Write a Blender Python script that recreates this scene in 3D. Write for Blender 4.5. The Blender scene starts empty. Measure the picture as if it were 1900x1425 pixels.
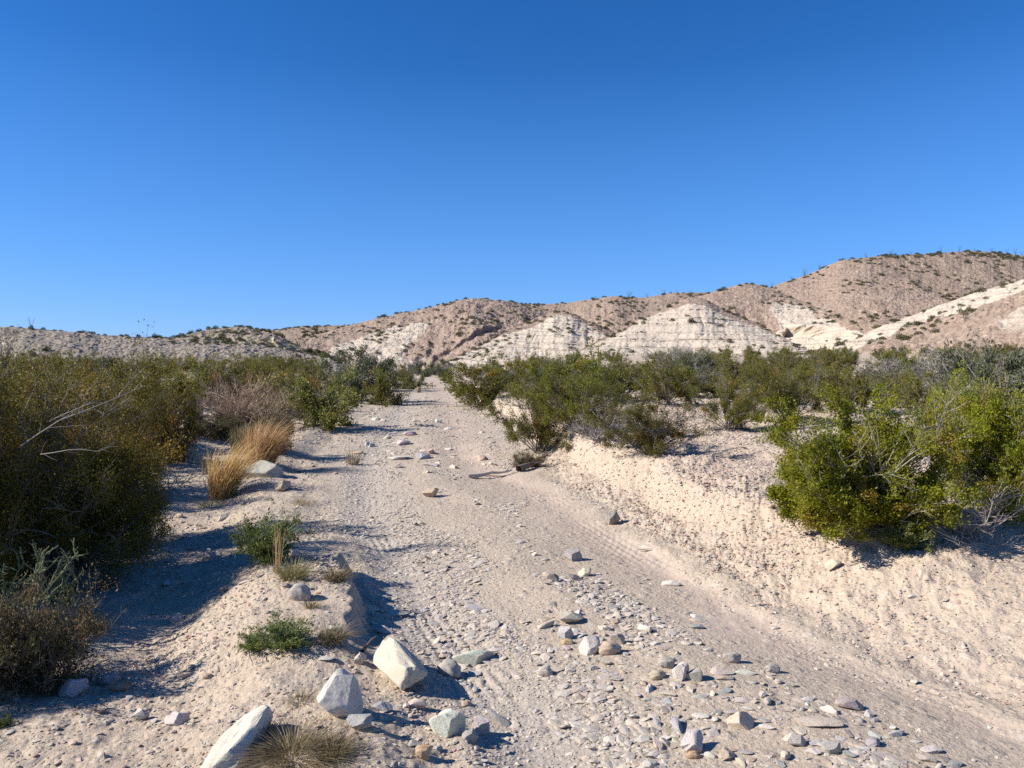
import bpy, bmesh, math, random
import numpy as np
from mathutils import Vector, Euler, Matrix

# ------------------------------------------------------------------ camera, sky, sun, exposure
S = bpy.context.scene
COL = S.collection
CAM_H, F_PX, PITCH = 1.65, 1435.0, math.radians(0.9)
cam = bpy.data.cameras.new("camera")
cam.sensor_width = 36.0
cam.lens = 36.0 * F_PX / 1900.0
cam.clip_start, cam.clip_end = 0.05, 9000.0
cam_o = bpy.data.objects.new("camera", cam)
COL.objects.link(cam_o)
cam_o.location = (0, 0, CAM_H)
cam_o.rotation_euler = (math.radians(90) - PITCH, 0, 0)
S.camera = cam_o

SUN_EL, SUN_AZ = math.radians(34), math.radians(261)      # azimuth clockwise from +Y
sun_dir = Vector((math.sin(SUN_AZ) * math.cos(SUN_EL), math.cos(SUN_AZ) * math.cos(SUN_EL), math.sin(SUN_EL)))
W = bpy.data.worlds.new("World")
S.world = W
W.use_nodes = True
wt = W.node_tree
bg = wt.nodes["Background"]
sky = wt.nodes.new("ShaderNodeTexSky")
sky.sky_type = 'NISHITA'
sky.sun_disc = False
sky.sun_elevation = SUN_EL
sky.sun_rotation = SUN_AZ
sky.altitude = 1500
sky.air_density = 1.0
sky.dust_density = 0.0
sky.ozone_density = 3.0
hsv = wt.nodes.new("ShaderNodeHueSaturation")
hsv.inputs['Saturation'].default_value = 1.32
hsv.inputs['Value'].default_value = 1.0
wt.links.new(sky.outputs[0], hsv.inputs['Color'])
tnt = wt.nodes.new("ShaderNodeMix")
tnt.data_type, tnt.blend_type = 'RGBA', 'MULTIPLY'
tnt.inputs[0].default_value = 1.0
tnt.inputs[7].default_value = (.84, .88, 1.10, 1)
wt.links.new(hsv.outputs[0], tnt.inputs[6])
deep = wt.nodes.new("ShaderNodeMix")
deep.data_type = 'RGBA'
geo = wt.nodes.new("ShaderNodeTexCoord")
sep = wt.nodes.new("ShaderNodeSeparateXYZ")
mr = wt.nodes.new("ShaderNodeMapRange")
mr.inputs['From Min'].default_value, mr.inputs['From Max'].default_value = 0.0, 0.36
mr.inputs['To Min'].default_value, mr.inputs['To Max'].default_value = 0.62, 0.0
wt.links.new(geo.outputs['Generated'], sep.inputs[0])
wt.links.new(sep.outputs['Z'], mr.inputs['Value'])
wt.links.new(mr.outputs[0], deep.inputs[0])
deep.inputs[7].default_value = (1.02, 2.98, 7.35, 1)
wt.links.new(tnt.outputs[2], deep.inputs[6])
wt.links.new(deep.outputs[2], bg.inputs['Color'])
bg.inputs['Strength'].default_value = 0.083
sl = bpy.data.lights.new("sun", 'SUN')
sl.energy = 4.8
sl.angle = math.radians(0.5)
sl.color = (1.0, 0.94, 0.86)
so = bpy.data.objects.new("sun", sl)
COL.objects.link(so)
so.rotation_euler = sun_dir.to_track_quat('Z', 'Y').to_euler()
S.view_settings.view_transform = 'Standard'
S.view_settings.look = 'None'
S.view_settings.gamma = 1.0
S.view_settings.exposure = 0.76
S.render.engine = 'CYCLES'
S.cycles.max_bounces = 5
S.cycles.diffuse_bounces = 3
S.cycles.transmission_bounces = 3
S.cycles.use_denoising = False

# ------------------------------------------------------------------ numeric helpers
RNG = np.random.default_rng(11)
random.seed(4)


def sm(t):
    t = np.clip(t, 0.0, 1.0)
    return t * t * (3 - 2 * t)


def _hash(ix, iy, seed):
    h = (ix.astype(np.int64) * 374761393 + iy.astype(np.int64) * 668265263 + seed * 974634777) & 0xFFFFFFFF
    h = ((h ^ (h >> 13)) * 1274126177) & 0xFFFFFFFF
    h = ((h ^ (h >> 16)) * 2246822519) & 0xFFFFFFFF
    return (h ^ (h >> 15)) & 0xFFFFFFFF


def noise(x, y, seed=0):
    x, y = np.broadcast_arrays(np.asarray(x, float), np.asarray(y, float))
    x0, y0 = np.floor(x), np.floor(y)
    fx, fy = x - x0, y - y0
    ux, uy = fx * fx * fx * (fx * (fx * 6 - 15) + 10), fy * fy * fy * (fy * (fy * 6 - 15) + 10)

    def g(dx, dy):
        a = _hash(x0 + dx, y0 + dy, seed) * (2 * math.pi / 4294967296.0)
        return np.cos(a) * (fx - dx) + np.sin(a) * (fy - dy)
    n0 = g(0, 0) * (1 - ux) + g(1, 0) * ux
    n1 = g(0, 1) * (1 - ux) + g(1, 1) * ux
    return (n0 * (1 - uy) + n1 * uy) * 1.5


def fbm(x, y, o=4, seed=0, gain=0.5):
    s, a, t = 0.0, 1.0, 0.0
    for i in range(o):
        s = s + a * noise(x * 2 ** i + 17.3 * i, y * 2 ** i - 9.1 * i, seed + i)
        t += a
        a *= gain
    return s / t * 1.3


def ipl(y, pts):
    a = np.array(pts, float)
    return np.interp(y, a[:, 0], a[:, 1])


# ------------------------------------------------------------------ the lie of the land
ZR = [(-50, 0), (8, 0), (13, .11), (20, .3), (46, .69), (100, .82), (160, .9), (400, 1.2)]
XL = [(-20, 3.0), (2.4, .15), (3.3, -.25), (3.95, -.52), (4.8, -.87), (5.9, -1.2), (7, -1.5), (9.1, -2.2), (12.4, -3.35),
      (19.4, -4.2), (46, -6.6), (100, -11.4), (160, -18.2), (400, -45)]
XR = [(-20, 6), (2.5, 3.0), (3.7, 2.45), (5.15, 1.97), (6.4, 1.55), (8.8, 1.22), (10.7, .78), (13.7, .42), (19.4, -.2),
      (31.6, -2.2), (46, -3.6), (100, -8.2), (160, -15.2), (400, -40)]
T1 = [(-10, 2.0), (2.5, .4), (3.33, .12), (5.15, -.54), (9.1, -1.71), (13.2, -2.5), (20, -3.1), (46, -5.6), (160, -17.5)]
T2 = [(-10, 6), (2.5, 3.2), (3.6, 2.4), (4.83, 1.75), (6.6, 1.25), (9.9, .45), (13.2, -.75), (20, -1.5), (46, -4.4), (160, -16)]
BH = [(2, .08), (4, .2), (6, .36), (8, .46), (13, .5), (20, .42), (31, .32), (46, .22), (160, .15)]
BW = [(2, 3.2), (4, 2.3), (6, 1.35), (8, 1.05), (13, .85), (20, 1.0), (60, 2)]
MH = [(2.3, .03), (3.3, .07), (4.2, .10), (4.6, .15), (5.0, .19), (5.9, .20), (6.5, .05), (9, .02), (12.5, .1), (15, .14), (17.5, .12), (20, .03), (40, .08)]
TD = [(2, .03), (3, .05), (5, .09), (8, .11), (11, .1), (14, .12), (18, .12), (25, .04), (40, 0)]


def lanes(y):
    wob = .12 * noise(y * 1.3, y * 0 + 3.3, 5) + .05 * noise(y * 4.1, y * 0 + 8.1, 6)
    return ipl(y, XL) + .6 * wob + .06 * noise(y * 3.7, y * 0 + 1.7, 9) + .05 * noise(y * 9.0, y * 0 + 4.4, 10), ipl(y, XR) + wob * 1.2


def H(x, y):
    x = np.asarray(x, float)
    y = np.asarray(y, float)
    r = np.hypot(x, y)
    xl, xr = lanes(y)
    zr = ipl(y, ZR)
    u, d = x - xr, xl - x
    b, w = ipl(y, BH), ipl(y, BW)
    cut = .62 * sm((y - 6.3) / 2.0)
    z = zr + b * ((1 - cut) * sm(u / w) + cut * sm((u - .45 * w + .16 * noise(x * 2.1, y * 2.1, 33)) / (.3 * w))) * (1 + .25 * noise(x * .8, y * .8, 31) * sm(u / w))
    z = z + sm((y - 25) / 115) * 2.7 * sm(u / 14) + .018 * np.clip(u - 3, 0, 60)
    z = z + ipl(y, MH) * sm(d / ipl(y, [(4.3, .5), (4.7, .13), (6.1, .13), (6.6, .6)])) * (1 - sm((d - .5) / .9))
    z = z - ipl(y, TD) * sm((d - .7) / .7) * (1 - sm((d - 2.1) / 1.2))
    z = z + .12 * sm((d - 2.1) / 1.1) + .006 * np.clip(d - 3, 0, 60) + sm((y - 22) / 65) * .9 * sm(d / 9)
    on = sm(u / -.25) * sm(d / -.25)
    off = 1 - on
    near = np.exp(-r / 22.0)
    t1, t2 = x - ipl(y, T1), x - ipl(y, T2)
    z = z + on * near * (-.055 * np.exp(-(t1 / .26) ** 2) - .05 * np.exp(-(t2 / .32) ** 2))
    mid = x - .5 * (ipl(y, T1) + ipl(y, T2))
    z = z + on * near * .06 * np.exp(-(mid / .45) ** 2) * (1 + noise(x * 1.1, y * 1.1, 41))
    fade = np.exp(-r / 9.0)
    tr1 = np.exp(-(t1 / .2) ** 4) * sm(.5 + 2.2 * noise(x * .5, y * .5, 42))
    tr2 = np.exp(-(t2 / .28) ** 4) * sm(.6 + 2.2 * noise(x * .5, y * .5, 43))
    rim = np.exp(-((t1 + .33) / .06) ** 2) * sm((5.6 - y) / 1.2) * (.4 + noise(x * 3, y * 3, 44))
    z = z + on * fade * .05 * rim
    z = z + on * fade * (tr1 * .009 * np.sin(2 * math.pi * t1 / .075) + tr2 * .0065 * np.sin(2 * math.pi * t2 / .085)
                         + (tr1 + tr2) * .003 * np.sin(2 * math.pi * (y * .8 + t1) / .055))
    big = .05 * fbm(x * .35, y * .35, 3, 51)
    medn = fbm(x * 1.5, y * 1.5, 4, 52)
    z = z + big * (.4 + off) + medn * (.012 + .035 * off)
    sel = r < 45
    if np.any(sel):
        xs, ys = x[sel] if x.ndim else x, y[sel] if y.ndim else y
        fine = fbm(xs * 7, ys * 7, 4, 61, .6)
        crack = 1 - np.abs(noise(xs * 9, ys * 9, 66)) * 2
        f2 = np.exp(-(r[sel] if x.ndim else r) / 24.0)
        o2 = off[sel] if x.ndim else off
        bankm = (sm(u / .15) * (1 - .6 * sm((u - w) / .8))) + 1.0 * sm(d / .05) * (1 - sm((d - .5) / .4)) * (y < 6.5)
        bk = bankm[sel] if x.ndim else bankm
        smo = sm(.9 - 2.5 * noise(xs * .9, ys * .9, 67))
        clod = .6 * np.abs(noise(xs * 5.5, ys * 5.5, 68)) + .6 * np.abs(noise(xs * 12, ys * 12, 69)) + .35 * np.abs(noise(xs * 25, ys * 25, 71)) - .45
        rill = np.abs(noise(xs * 2.4 + ys * 1.1, ys * 1.6 - xs * .4, 70))
        bk = bk * (.03 + .97 * sm((ys - 4.6) / 2.2)) + .0 * bk
        add = f2 * (fine * (.009 + .012 * o2) * smo + fine * .035 * bk - .06 * clod * bk + .07 * (rill - .25) * bk + .004 * crack * o2 - .012 * clod * o2 * (.3 + .7 * sm((ys - 5) / 2.5)))
        if x.ndim:
            z = z.copy()
            z[sel] += add
        else:
            z = z + add
    return z


def ray(px, py):
    dx, dz = (px - 950.0) / F_PX, -(py - 712.5) / F_PX
    c, s = math.cos(PITCH), math.sin(PITCH)
    return np.array([dx, c + dz * s, -s + dz * c])


def hit(px, py, tmax=200):
    """ground point seen at a photo position"""
    d = ray(px, py)
    t = np.exp(np.linspace(math.log(1.2), math.log(tmax), 3000))
    below = CAM_H + d[2] * t < H(d[0] * t, d[1] * t)
    if not below.any():
        t0 = tmax
    else:
        t0 = t[np.argmax(below)]
    x, y = d[0] * t0, d[1] * t0
    return float(x), float(y), float(H(np.array([x]), np.array([y]))[0])


def at_depth(px, py, D):
    d = ray(px, py)
    k = D / d[1]
    return d[0] * k, D, CAM_H + d[2] * k


# ------------------------------------------------------------------ mesh helpers
def mesh(name, V, F, mats, attrs=None, smooth=False, mat_idx=None):
    """F: one (n,k) index array or a list of them"""
    if not isinstance(F, (list, tuple)):
        F = [F]
    F = [f for f in F if len(f)]
    me = bpy.data.meshes.new(name)
    V = np.asarray(V, np.float32)
    me.vertices.add(len(V))
    me.vertices.foreach_set("co", V.ravel())
    loops = np.concatenate([f.ravel() for f in F]).astype(np.int32)
    tot = np.concatenate([np.full(len(f), f.shape[1], np.int32) for f in F])
    start = np.concatenate([[0], np.cumsum(tot)[:-1]]).astype(np.int32)
    me.loops.add(len(loops))
    me.loops.foreach_set("vertex_index", loops)
    me.polygons.add(len(tot))
    me.polygons.foreach_set("loop_start", start)
    if smooth:
        me.polygons.foreach_set("use_smooth", np.ones(len(tot), bool))
    else:
        me.polygons.foreach_set("use_smooth", np.zeros(len(tot), bool))
    if mat_idx is not None:
        me.polygons.foreach_set("material_index", np.asarray(mat_idx, np.int32))
    for k, a in (attrs or {}).items():
        a = np.asarray(a, np.float32)
        if a.ndim == 1:
            at = me.attributes.new(k, 'FLOAT', 'POINT')
            at.data.foreach_set("value", a)
        else:
            at = me.attributes.new(k, 'FLOAT_COLOR', 'POINT')
            c = np.ones((len(a), 4), np.float32)
            c[:, :3] = a[:, :3]
            at.data.foreach_set("color", c.ravel())
    for m in (mats if isinstance(mats, (list, tuple)) else [mats]):
        me.materials.append(m)
    me.update(calc_edges=True)
    return me


def link(name, data, parent=None, loc=None):
    o = bpy.data.objects.new(name, data)
    COL.objects.link(o)
    if parent is not None:
        o.parent = parent
    if loc is not None:
        o.location = loc
    return o


def tag(o, label, cat, group=None):
    o['label'] = label
    o['category'] = cat
    if group:
        o['group'] = group
    return o


def merge(parts):
    """[(V, F), ...] with F arrays of one width -> V, F"""
    vs, fs, n = [], [], 0
    for v, f in parts:
        vs.append(v)
        fs.append(f + n)
        n += len(v)
    return np.concatenate(vs), np.concatenate(fs)


def nrm(a):
    return a / np.maximum(np.linalg.norm(a, axis=-1, keepdims=True), 1e-9)


# ------------------------------------------------------------------ materials
class NT:
    def __init__(s, name):
        s.m = bpy.data.materials.new(name)
        s.m.use_nodes = True
        s.t = s.m.node_tree
        s.b = s.t.nodes["Principled BSDF"]
        s.out = s.t.nodes["Material Output"]

    def n(s, kind, **kw):
        nd = s.t.nodes.new("ShaderNode" + kind)
        for k, v in kw.items():
            if k in nd.inputs.keys():
                nd.inputs[k].default_value = v
            else:
                setattr(nd, k, v)
        return nd

    def l(s, a, b):
        s.t.links.new(a, b)

    def attr(s, name):
        return s.n("Attribute", attribute_name=name)

    def coord(s):
        return s.n("TexCoord").outputs['Object']

    def noise(s, scale, detail=6, rough=.6, vec=None, dist=0.0):
        nd = s.n("TexNoise", Scale=scale, Detail=detail, Roughness=rough, Distortion=dist)
        s.l(vec if vec is not None else s.coord(), nd.inputs['Vector'])
        return nd.outputs['Fac']

    def voro(s, scale, out='Distance', vec=None, feature='F1'):
        nd = s.n("TexVoronoi", Scale=scale, feature=feature)
        s.l(vec if vec is not None else s.coord(), nd.inputs['Vector'])
        return nd.outputs[out]

    def ramp(s, fac, stops):
        nd = s.n("ValToRGB")
        e = nd.color_ramp.elements
        while len(e) < len(stops):
            e.new(.5)
        for el, (p, c) in zip(e, stops):
            el.position = p
            el.color = (c, c, c, 1) if not isinstance(c, (tuple, list)) else (*c, 1)
        s.l(fac, nd.inputs['Fac'])
        return nd.outputs['Color']

    def mix(s, fac, a, b, blend='MIX'):
        nd = s.n("Mix", data_type='RGBA', blend_type=blend)
        for v, i in ((fac, 0), (a, 6), (b, 7)):
            if hasattr(v, 'is_linked'):
                s.l(v, nd.inputs[i])
            else:
                nd.inputs[i].default_value = (*v, 1) if isinstance(v, (tuple, list)) else v
        return nd.outputs[2]

    def math(s, op, a, b=None):
        nd = s.n("Math", operation=op)
        for v, i in ((a, 0), (b, 1)):
            if v is None:
                continue
            if hasattr(v, 'is_linked'):
                s.l(v, nd.inputs[i])
            else:
                nd.inputs[i].default_value = v
        return nd.outputs[0]

    def bump(s, h, strength, dist, prev=None):
        nd = s.n("Bump", Strength=strength, Distance=dist)
        s.l(h, nd.inputs['Height'])
        if prev is not None:
            s.l(prev, nd.inputs['Normal'])
        return nd.outputs['Normal']

    def done(s, col, rough=.95, normal=None, spec=.15):
        s.l(col, s.b.inputs['Base Color'])
        s.b.inputs['Roughness'].default_value = rough
        s.b.inputs['Specular IOR Level'].default_value = spec
        if normal is not None:
            s.l(normal, s.b.inputs['Normal'])
        return s.m


def mat_ground():
    g = NT("desert_ground")
    zone = g.n("SeparateColor")
    g.l(g.attr("zone").outputs['Color'], zone.inputs[0])
    track, sand, pink = zone.outputs
    c = g.mix(g.noise(.7, 5), (.52, .432, .322), (.45, .37, .28))
    c = g.mix(g.ramp(g.noise(3.2, 6, .7), [(.42, 0), (.62, 1)]), c, (.47, .388, .29))
    c = g.mix(track, c, (.44, .385, .32))
    c = g.mix(sand, c, (.53, .425, .315))
    c = g.mix(g.math('MULTIPLY', pink, .85), c, (.50, .385, .29))
    # little stones of many tints
    v = g.n("TexVoronoi", Scale=38.0)
    g.l(g.coord(), v.inputs['Vector'])
    sp = g.n("SeparateColor")
    g.l(v.outputs['Color'], sp.inputs[0])
    stone = g.ramp(sp.outputs[0], [(0, (.30, .255, .215)), (.35, (.43, .36, .285)), (.7, (.54, .46, .36)), (.9, (.60, .54, .45)), (1, (.36, .25, .19))])
    pick = g.math('MULTIPLY', g.ramp(sp.outputs[1], [(.45, 0), (.5, 1)]), g.ramp(v.outputs['Distance'], [(.35, 1), (.6, 0)]))
    amt = g.ramp(g.noise(1.7, 4), [(.35, .25), (.65, .95)])
    c = g.mix(g.math('MULTIPLY', g.math('MULTIPLY', pick, amt), g.math('SUBTRACT', 1.0, g.math('MULTIPLY', g.attr("silt").outputs['Fac'], .7))), c, stone)
    v2 = g.n("TexVoronoi", Scale=11.0)
    g.l(g.coord(), v2.inputs['Vector'])
    sp2 = g.n("SeparateColor")
    g.l(v2.outputs['Color'], sp2.inputs[0])
    st2 = g.ramp(sp2.outputs[0], [(0, (.33, .28, .24)), (.5, (.50, .42, .33)), (1, (.58, .51, .42))])
    pk2 = g.math('MULTIPLY', g.ramp(sp2.outputs[1], [(.68, 0), (.72, 1)]), g.ramp(v2.outputs['Distance'], [(.25, 1), (.5, 0)]))
    c = g.mix(g.math('MULTIPLY', pk2, .6), c, st2)
    calm = g.math('SUBTRACT', 1.0, g.math('MULTIPLY', g.attr("silt").outputs['Fac'], .8))
    c = g.mix(g.math('MULTIPLY', calm, g.ramp(g.noise(45, 4, .75), [(.40, .38), (.56, 0)])), c, (.30, .24, .185))
    c = g.mix(g.ramp(g.noise(30, 4, .8), [(.58, 0), (.74, .6)]), c, (.62, .55, .45))
    h = g.math('ADD', g.math('MULTIPLY', pick, .6), g.noise(60, 5, .7))
    n = g.bump(g.math('MULTIPLY', h, calm), .6, .014)
    n = g.bump(g.math('MULTIPLY', pk2, calm), .5, .025, n)
    n = g.bump(g.math('MULTIPLY', g.noise(16, 7, .75), calm), .55, .035, n)
    return g.done(c, .96, n)


def mat_hill():
    g = NT("hill_rock")
    white = g.attr("white").outputs['Fac']
    green = g.attr("scrub").outputs['Fac']
    # loose pink gravel
    a = g.mix(g.noise(.09, 5), (.325, .24, .18), (.27, .21, .165))
    v = g.n("TexVoronoi", Scale=1.3)
    g.l(g.coord(), v.inputs['Vector'])
    sp = g.n("SeparateColor")
    g.l(v.outputs['Color'], sp.inputs[0])
    st = g.ramp(sp.outputs[0], [(0, (.17, .115, .085)), (.4, (.29, .21, .155)), (.75, (.40, .30, .225)), (1, (.50, .41, .32))])
    a = g.mix(g.ramp(v.outputs['Distance'], [(.3, .75), (.65, 0)]), a, st)
    a = g.mix(g.ramp(g.noise(4.5, 3, .8), [(.45, 0), (.75, .6)]), a, (.19, .135, .10))
    a = g.mix(g.attr("grey").outputs['Fac'], a, g.mix(g.noise(.8, 5, .7), (.24, .205, .16), (.36, .315, .25)))
    # pale bedded limestone
    b = g.mix(g.noise(.25, 6, .65), (.52, .445, .34), (.44, .385, .315))
    b = g.mix(g.ramp(g.noise(1.4, 6, .75), [(.5, 0), (.72, .8)]), b, (.40, .31, .225))
    wv = g.n("TexWave", bands_direction='Z', Scale=.21, Distortion=4.5, Detail=5)
    wv.inputs['Detail Scale'].default_value = .35
    g.l(g.coord(), wv.inputs['Vector'])
    b = g.mix(g.ramp(wv.outputs['Fac'], [(.03, .55), (.14, 0)]), b, (.36, .28, .21))
    b = g.mix(g.ramp(g.noise(.11, 4, .6), [(.52, 0), (.7, .4)]), b, (.50, .39, .30))
    edge = g.math('ADD', white, g.math('MULTIPLY', g.math('SUBTRACT', g.noise(.35, 6, .7), .5), .55))
    c = g.mix(g.ramp(edge, [(.45, 0), (.55, 1)]), a, b)
    c = g.mix(g.math('MULTIPLY', green, g.ramp(g.noise(.8, 5, .75), [(.5, 0), (.62, .8)])), c, (.10, .10, .045))
    n = g.bump(g.noise(1.6, 8, .75), .5, .35)
    n = g.bump(v.outputs['Distance'], .35, .25, n)
    return g.done(c, .97, n, .08)


def mat_rock():
    g = NT("stone")
    oi = g.n("ObjectInfo")
    c = g.mix(g.ramp(g.noise(1.6, 6, .65), [(.42, 0), (.68, .55)]), oi.outputs['Color'], (.56, .49, .39))
    c = g.mix(g.ramp(g.noise(4.5, 6, .75, dist=.8), [(.56, 0), (.74, .45)]), c, (.33, .29, .25))
    vv = g.n("TexVoronoi", Scale=1.7, feature='DISTANCE_TO_EDGE')
    g.l(g.coord(), vv.inputs['Vector'])
    c = g.mix(g.math('MULTIPLY', g.ramp(vv.outputs['Distance'], [(0, .5), (.02, 0)]), g.noise(2, 2)), c, (.33, .28, .23))
    xyz = g.n("SeparateXYZ")
    g.l(g.coord(), xyz.inputs[0])
    lowz = g.math('ADD', xyz.outputs[2], g.math('MULTIPLY', g.noise(2.2, 4, .7), .9))
    c = g.mix(g.ramp(g.math('MULTIPLY', g.math('ADD', lowz, 1.0), .5), [(.2, .8), (.5, 0)]), c, (.47, .385, .285))
    c = g.mix(g.ramp(g.noise(2.6, 7, .8, dist=1.2), [(.5, 0), (.66, .5)]), c, (.40, .35, .29))
    n = g.bump(g.noise(5, 8, .75), .6, .016)
    n = g.bump(g.noise(16, 6, .8), .4, .006, n)
    return g.done(c, .9, n, .2)


def mat_gravel():
    g = NT("gravel_stone")
    c = g.attr("tone").outputs['Color']
    c = g.mix(g.ramp(g.noise(70, 3, .7), [(.4, 0), (.75, .35)]), c, (.27, .23, .19))
    n = g.bump(g.noise(120, 4, .7), .3, .005)
    return g.done(c, .92, n, .2)


def mat_leaf(name, dark, light, dry, trans=.3):
    g = NT(name)
    c = g.mix(g.attr("tint").outputs['Fac'], dark, light)
    c = g.mix(g.attr("dry").outputs['Fac'], c, dry)
    oi = g.n("ObjectInfo")
    hs = g.n("HueSaturation")
    g.l(g.math('ADD', g.math('MULTIPLY', oi.outputs['Random'], .03), .485), hs.inputs['Hue'])
    g.l(g.math('ADD', g.math('MULTIPLY', oi.outputs['Random'], .5), .75), hs.inputs['Value'])
    g.l(c, hs.inputs['Color'])
    g.b.inputs['Roughness'].default_value = .55
    g.b.inputs['Specular IOR Level'].default_value = .25
    g.l(hs.outputs[0], g.b.inputs['Base Color'])
    tr = g.n("BsdfTranslucent")
    g.l(hs.outputs[0], tr.inputs['Color'])
    mx = g.n("MixShader")
    mx.inputs[0].default_value = trans
    g.l(g.b.outputs[0], mx.inputs[1])
    g.l(tr.outputs[0], mx.inputs[2])
    g.l(mx.outputs[0], g.out.inputs['Surface'])
    return g.m


def mat_wood(name, a, b):
    g = NT(name)
    c = g.mix(g.noise(25, 5, .7), a, b)
    return g.done(c, .85, g.bump(g.noise(90, 4), .4, .004), .2)


M_GROUND = mat_ground()
M_HILL = mat_hill()
M_ROCK = mat_rock()
M_GRAVEL = mat_gravel()
L_OLIVE = mat_leaf("leaf_olive", (.055, .065, .008), (.225, .225, .028), (.27, .17, .03), .4)
L_BRIGHT = mat_leaf("leaf_bright", (.11, .15, .008), (.37, .40, .022), (.36, .27, .04), .45)
L_RUSTY = mat_leaf("leaf_rusty", (.045, .048, .007), (.205, .18, .02), (.33, .19, .022), .36)
L_YG = mat_leaf("leaf_yellow_green", (.07, .082, .014), (.235, .235, .045), (.26, .19, .05), .4)
L_GREY = mat_leaf("leaf_grey", (.07, .085, .05), (.19, .20, .13), (.27, .22, .16))
L_TEAL = mat_leaf("leaf_teal", (.045, .06, .03), (.13, .15, .075), (.16, .14, .06))
L_GOLD = mat_leaf("straw_gold", (.42, .25, .085), (.68, .48, .21), (.74, .57, .31), .5)
L_LITTER = mat_leaf("leaf_litter", (.10, .075, .045), (.27, .21, .13), (.2, .15, .1), .0)
L_DRAB = mat_leaf("leaf_drab", (.045, .048, .018), (.12, .115, .045), (.2, .14, .07))
L_STRAW = mat_leaf("straw_pale", (.13, .11, .045), (.33, .27, .13), (.38, .30, .17), .25)
L_FORB = mat_leaf("leaf_forb", (.05, .08, .012), (.15, .20, .035), (.22, .2, .05))
W_GREY = mat_wood("bark_grey", (.23, .205, .18), (.37, .335, .295))
W_DARK = mat_wood("bark_dark", (.10, .082, .066), (.21, .18, .15))
W_PINK = mat_wood("twig_pink", (.38, .26, .18), (.54, .41, .30))
W_PALE = mat_wood("wood_bleached", (.42, .38, .33), (.56, .52, .46))
W_GREEN = mat_wood("stem_green", (.16, .19, .085), (.30, .33, .17))

# ------------------------------------------------------------------ ground and road: one sheet, split into two objects along the road edge
az = np.radians(np.concatenate([np.arange(-180, -42, 3.0), np.arange(-42, 42.001, .078), np.arange(45, 180, 3.0)]))
rr = np.concatenate([[.4, .8], np.exp(np.arange(math.log(1.2), math.log(140), .0056)), np.exp(np.arange(math.log(146), math.log(6000), .05))])
A, Rg = np.meshgrid(az, rr)
X, Y = Rg * np.sin(A), Rg * np.cos(A)
Z = H(X.ravel(), Y.ravel()).reshape(X.shape)
nr, nc = X.shape
V = np.stack([X, Y, Z], -1).reshape(-1, 3)
idx = np.arange(nr * nc).reshape(nr, nc)
nxt = np.roll(idx, -1, axis=1)
Q = np.stack([idx[:-1], idx[1:], nxt[1:], nxt[:-1]], -1).reshape(-1, 4)[:, ::-1]
V = np.concatenate([V, [[0, 0, float(H(np.array([0.]), np.array([0.]))[0])]]])
fan = np.stack([np.full(nc, nr * nc), idx[0], nxt[0]], -1)[:, ::-1]
vx, vy = V[:, 0], V[:, 1]
xl_, xr_ = lanes(vy)
t1_, t2_ = vx - ipl(vy, T1), vx - ipl(vy, T2)
inside = sm((xr_ - vx) / .3) * sm((vx - xl_) / .3)
nz = fbm(vx * .9, vy * .9, 4, 71)
track = inside * np.clip(np.exp(-(t1_ / .42) ** 2) * 1.0 + .45 * np.exp(-(t2_ / .3) ** 2) + .3 * nz, 0, 1)
midd = vx - .5 * (ipl(vy, T1) + ipl(vy, T2))
sandy = np.clip(inside * np.exp(-(midd / .5) ** 2) * (.6 + nz) * np.exp(-vy / 20)
                + sm((vx - xr_ + .4) / .5) * (1 - sm((vx - xr_ - .9) / .8)) * .3 * (vy < 9)
                + sm((xl_ - vx) / .2) * (1 - sm((xl_ - vx - 1.6) / .9)) * .7 * (vy < 7) * (vy > 0)
                + sm((vx - ipl(vy, T2) - .15) / .5) * (1 - sm((vx - xr_ - 1.2) / 1.2)) * sm((7.5 - vy) / 2.5) * .62, 0, 1)
pinkm = np.clip(inside * np.exp(-(t2_ / .55) ** 2) * .8 + sm((vx - xr_ - .08) / .4) * sm((vy - 4.5) / 2) * (.75 + .8 * nz), 0, 1)
silt = np.clip(inside * np.exp(-(t2_ / .5) ** 2) * (vy < 16) * (vy > 0) * (.7 + 1.2 * nz) + sm((vx - ipl(vy, T2) - .1) / .4) * (1 - sm((vx - xr_ - .8) / 1.0)) * sm((7 - vy) / 2) * .5, 0, 1)
zone = np.stack([track, sandy, pinkm], -1)
cen = V[Q].mean(1)
cl, cr = lanes(cen[:, 1])
isroad = (cen[:, 0] > cl) & (cen[:, 0] < cr) & (cen[:, 1] > -40) & (cen[:, 1] < 175)


def submesh(name, faces, extra=None):
    allf = [faces] + ([extra] if extra is not None else [])
    used = np.unique(np.concatenate([f.ravel() for f in allf]))
    re = np.full(len(V), -1)
    re[used] = np.arange(len(used))
    return mesh(name, V[used], [re[f] for f in allf], M_GROUND, {"zone": zone[used], "silt": silt[used]}, smooth=True)


g_o = link("ground", submesh("ground", Q[~isroad], fan))
g_o['kind'] = "structure"
r_o = link("dirt_road", submesh("dirt_road", Q[isroad]))
r_o['kind'] = "structure"

# ------------------------------------------------------------------ hills
HILLS = {}


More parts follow.
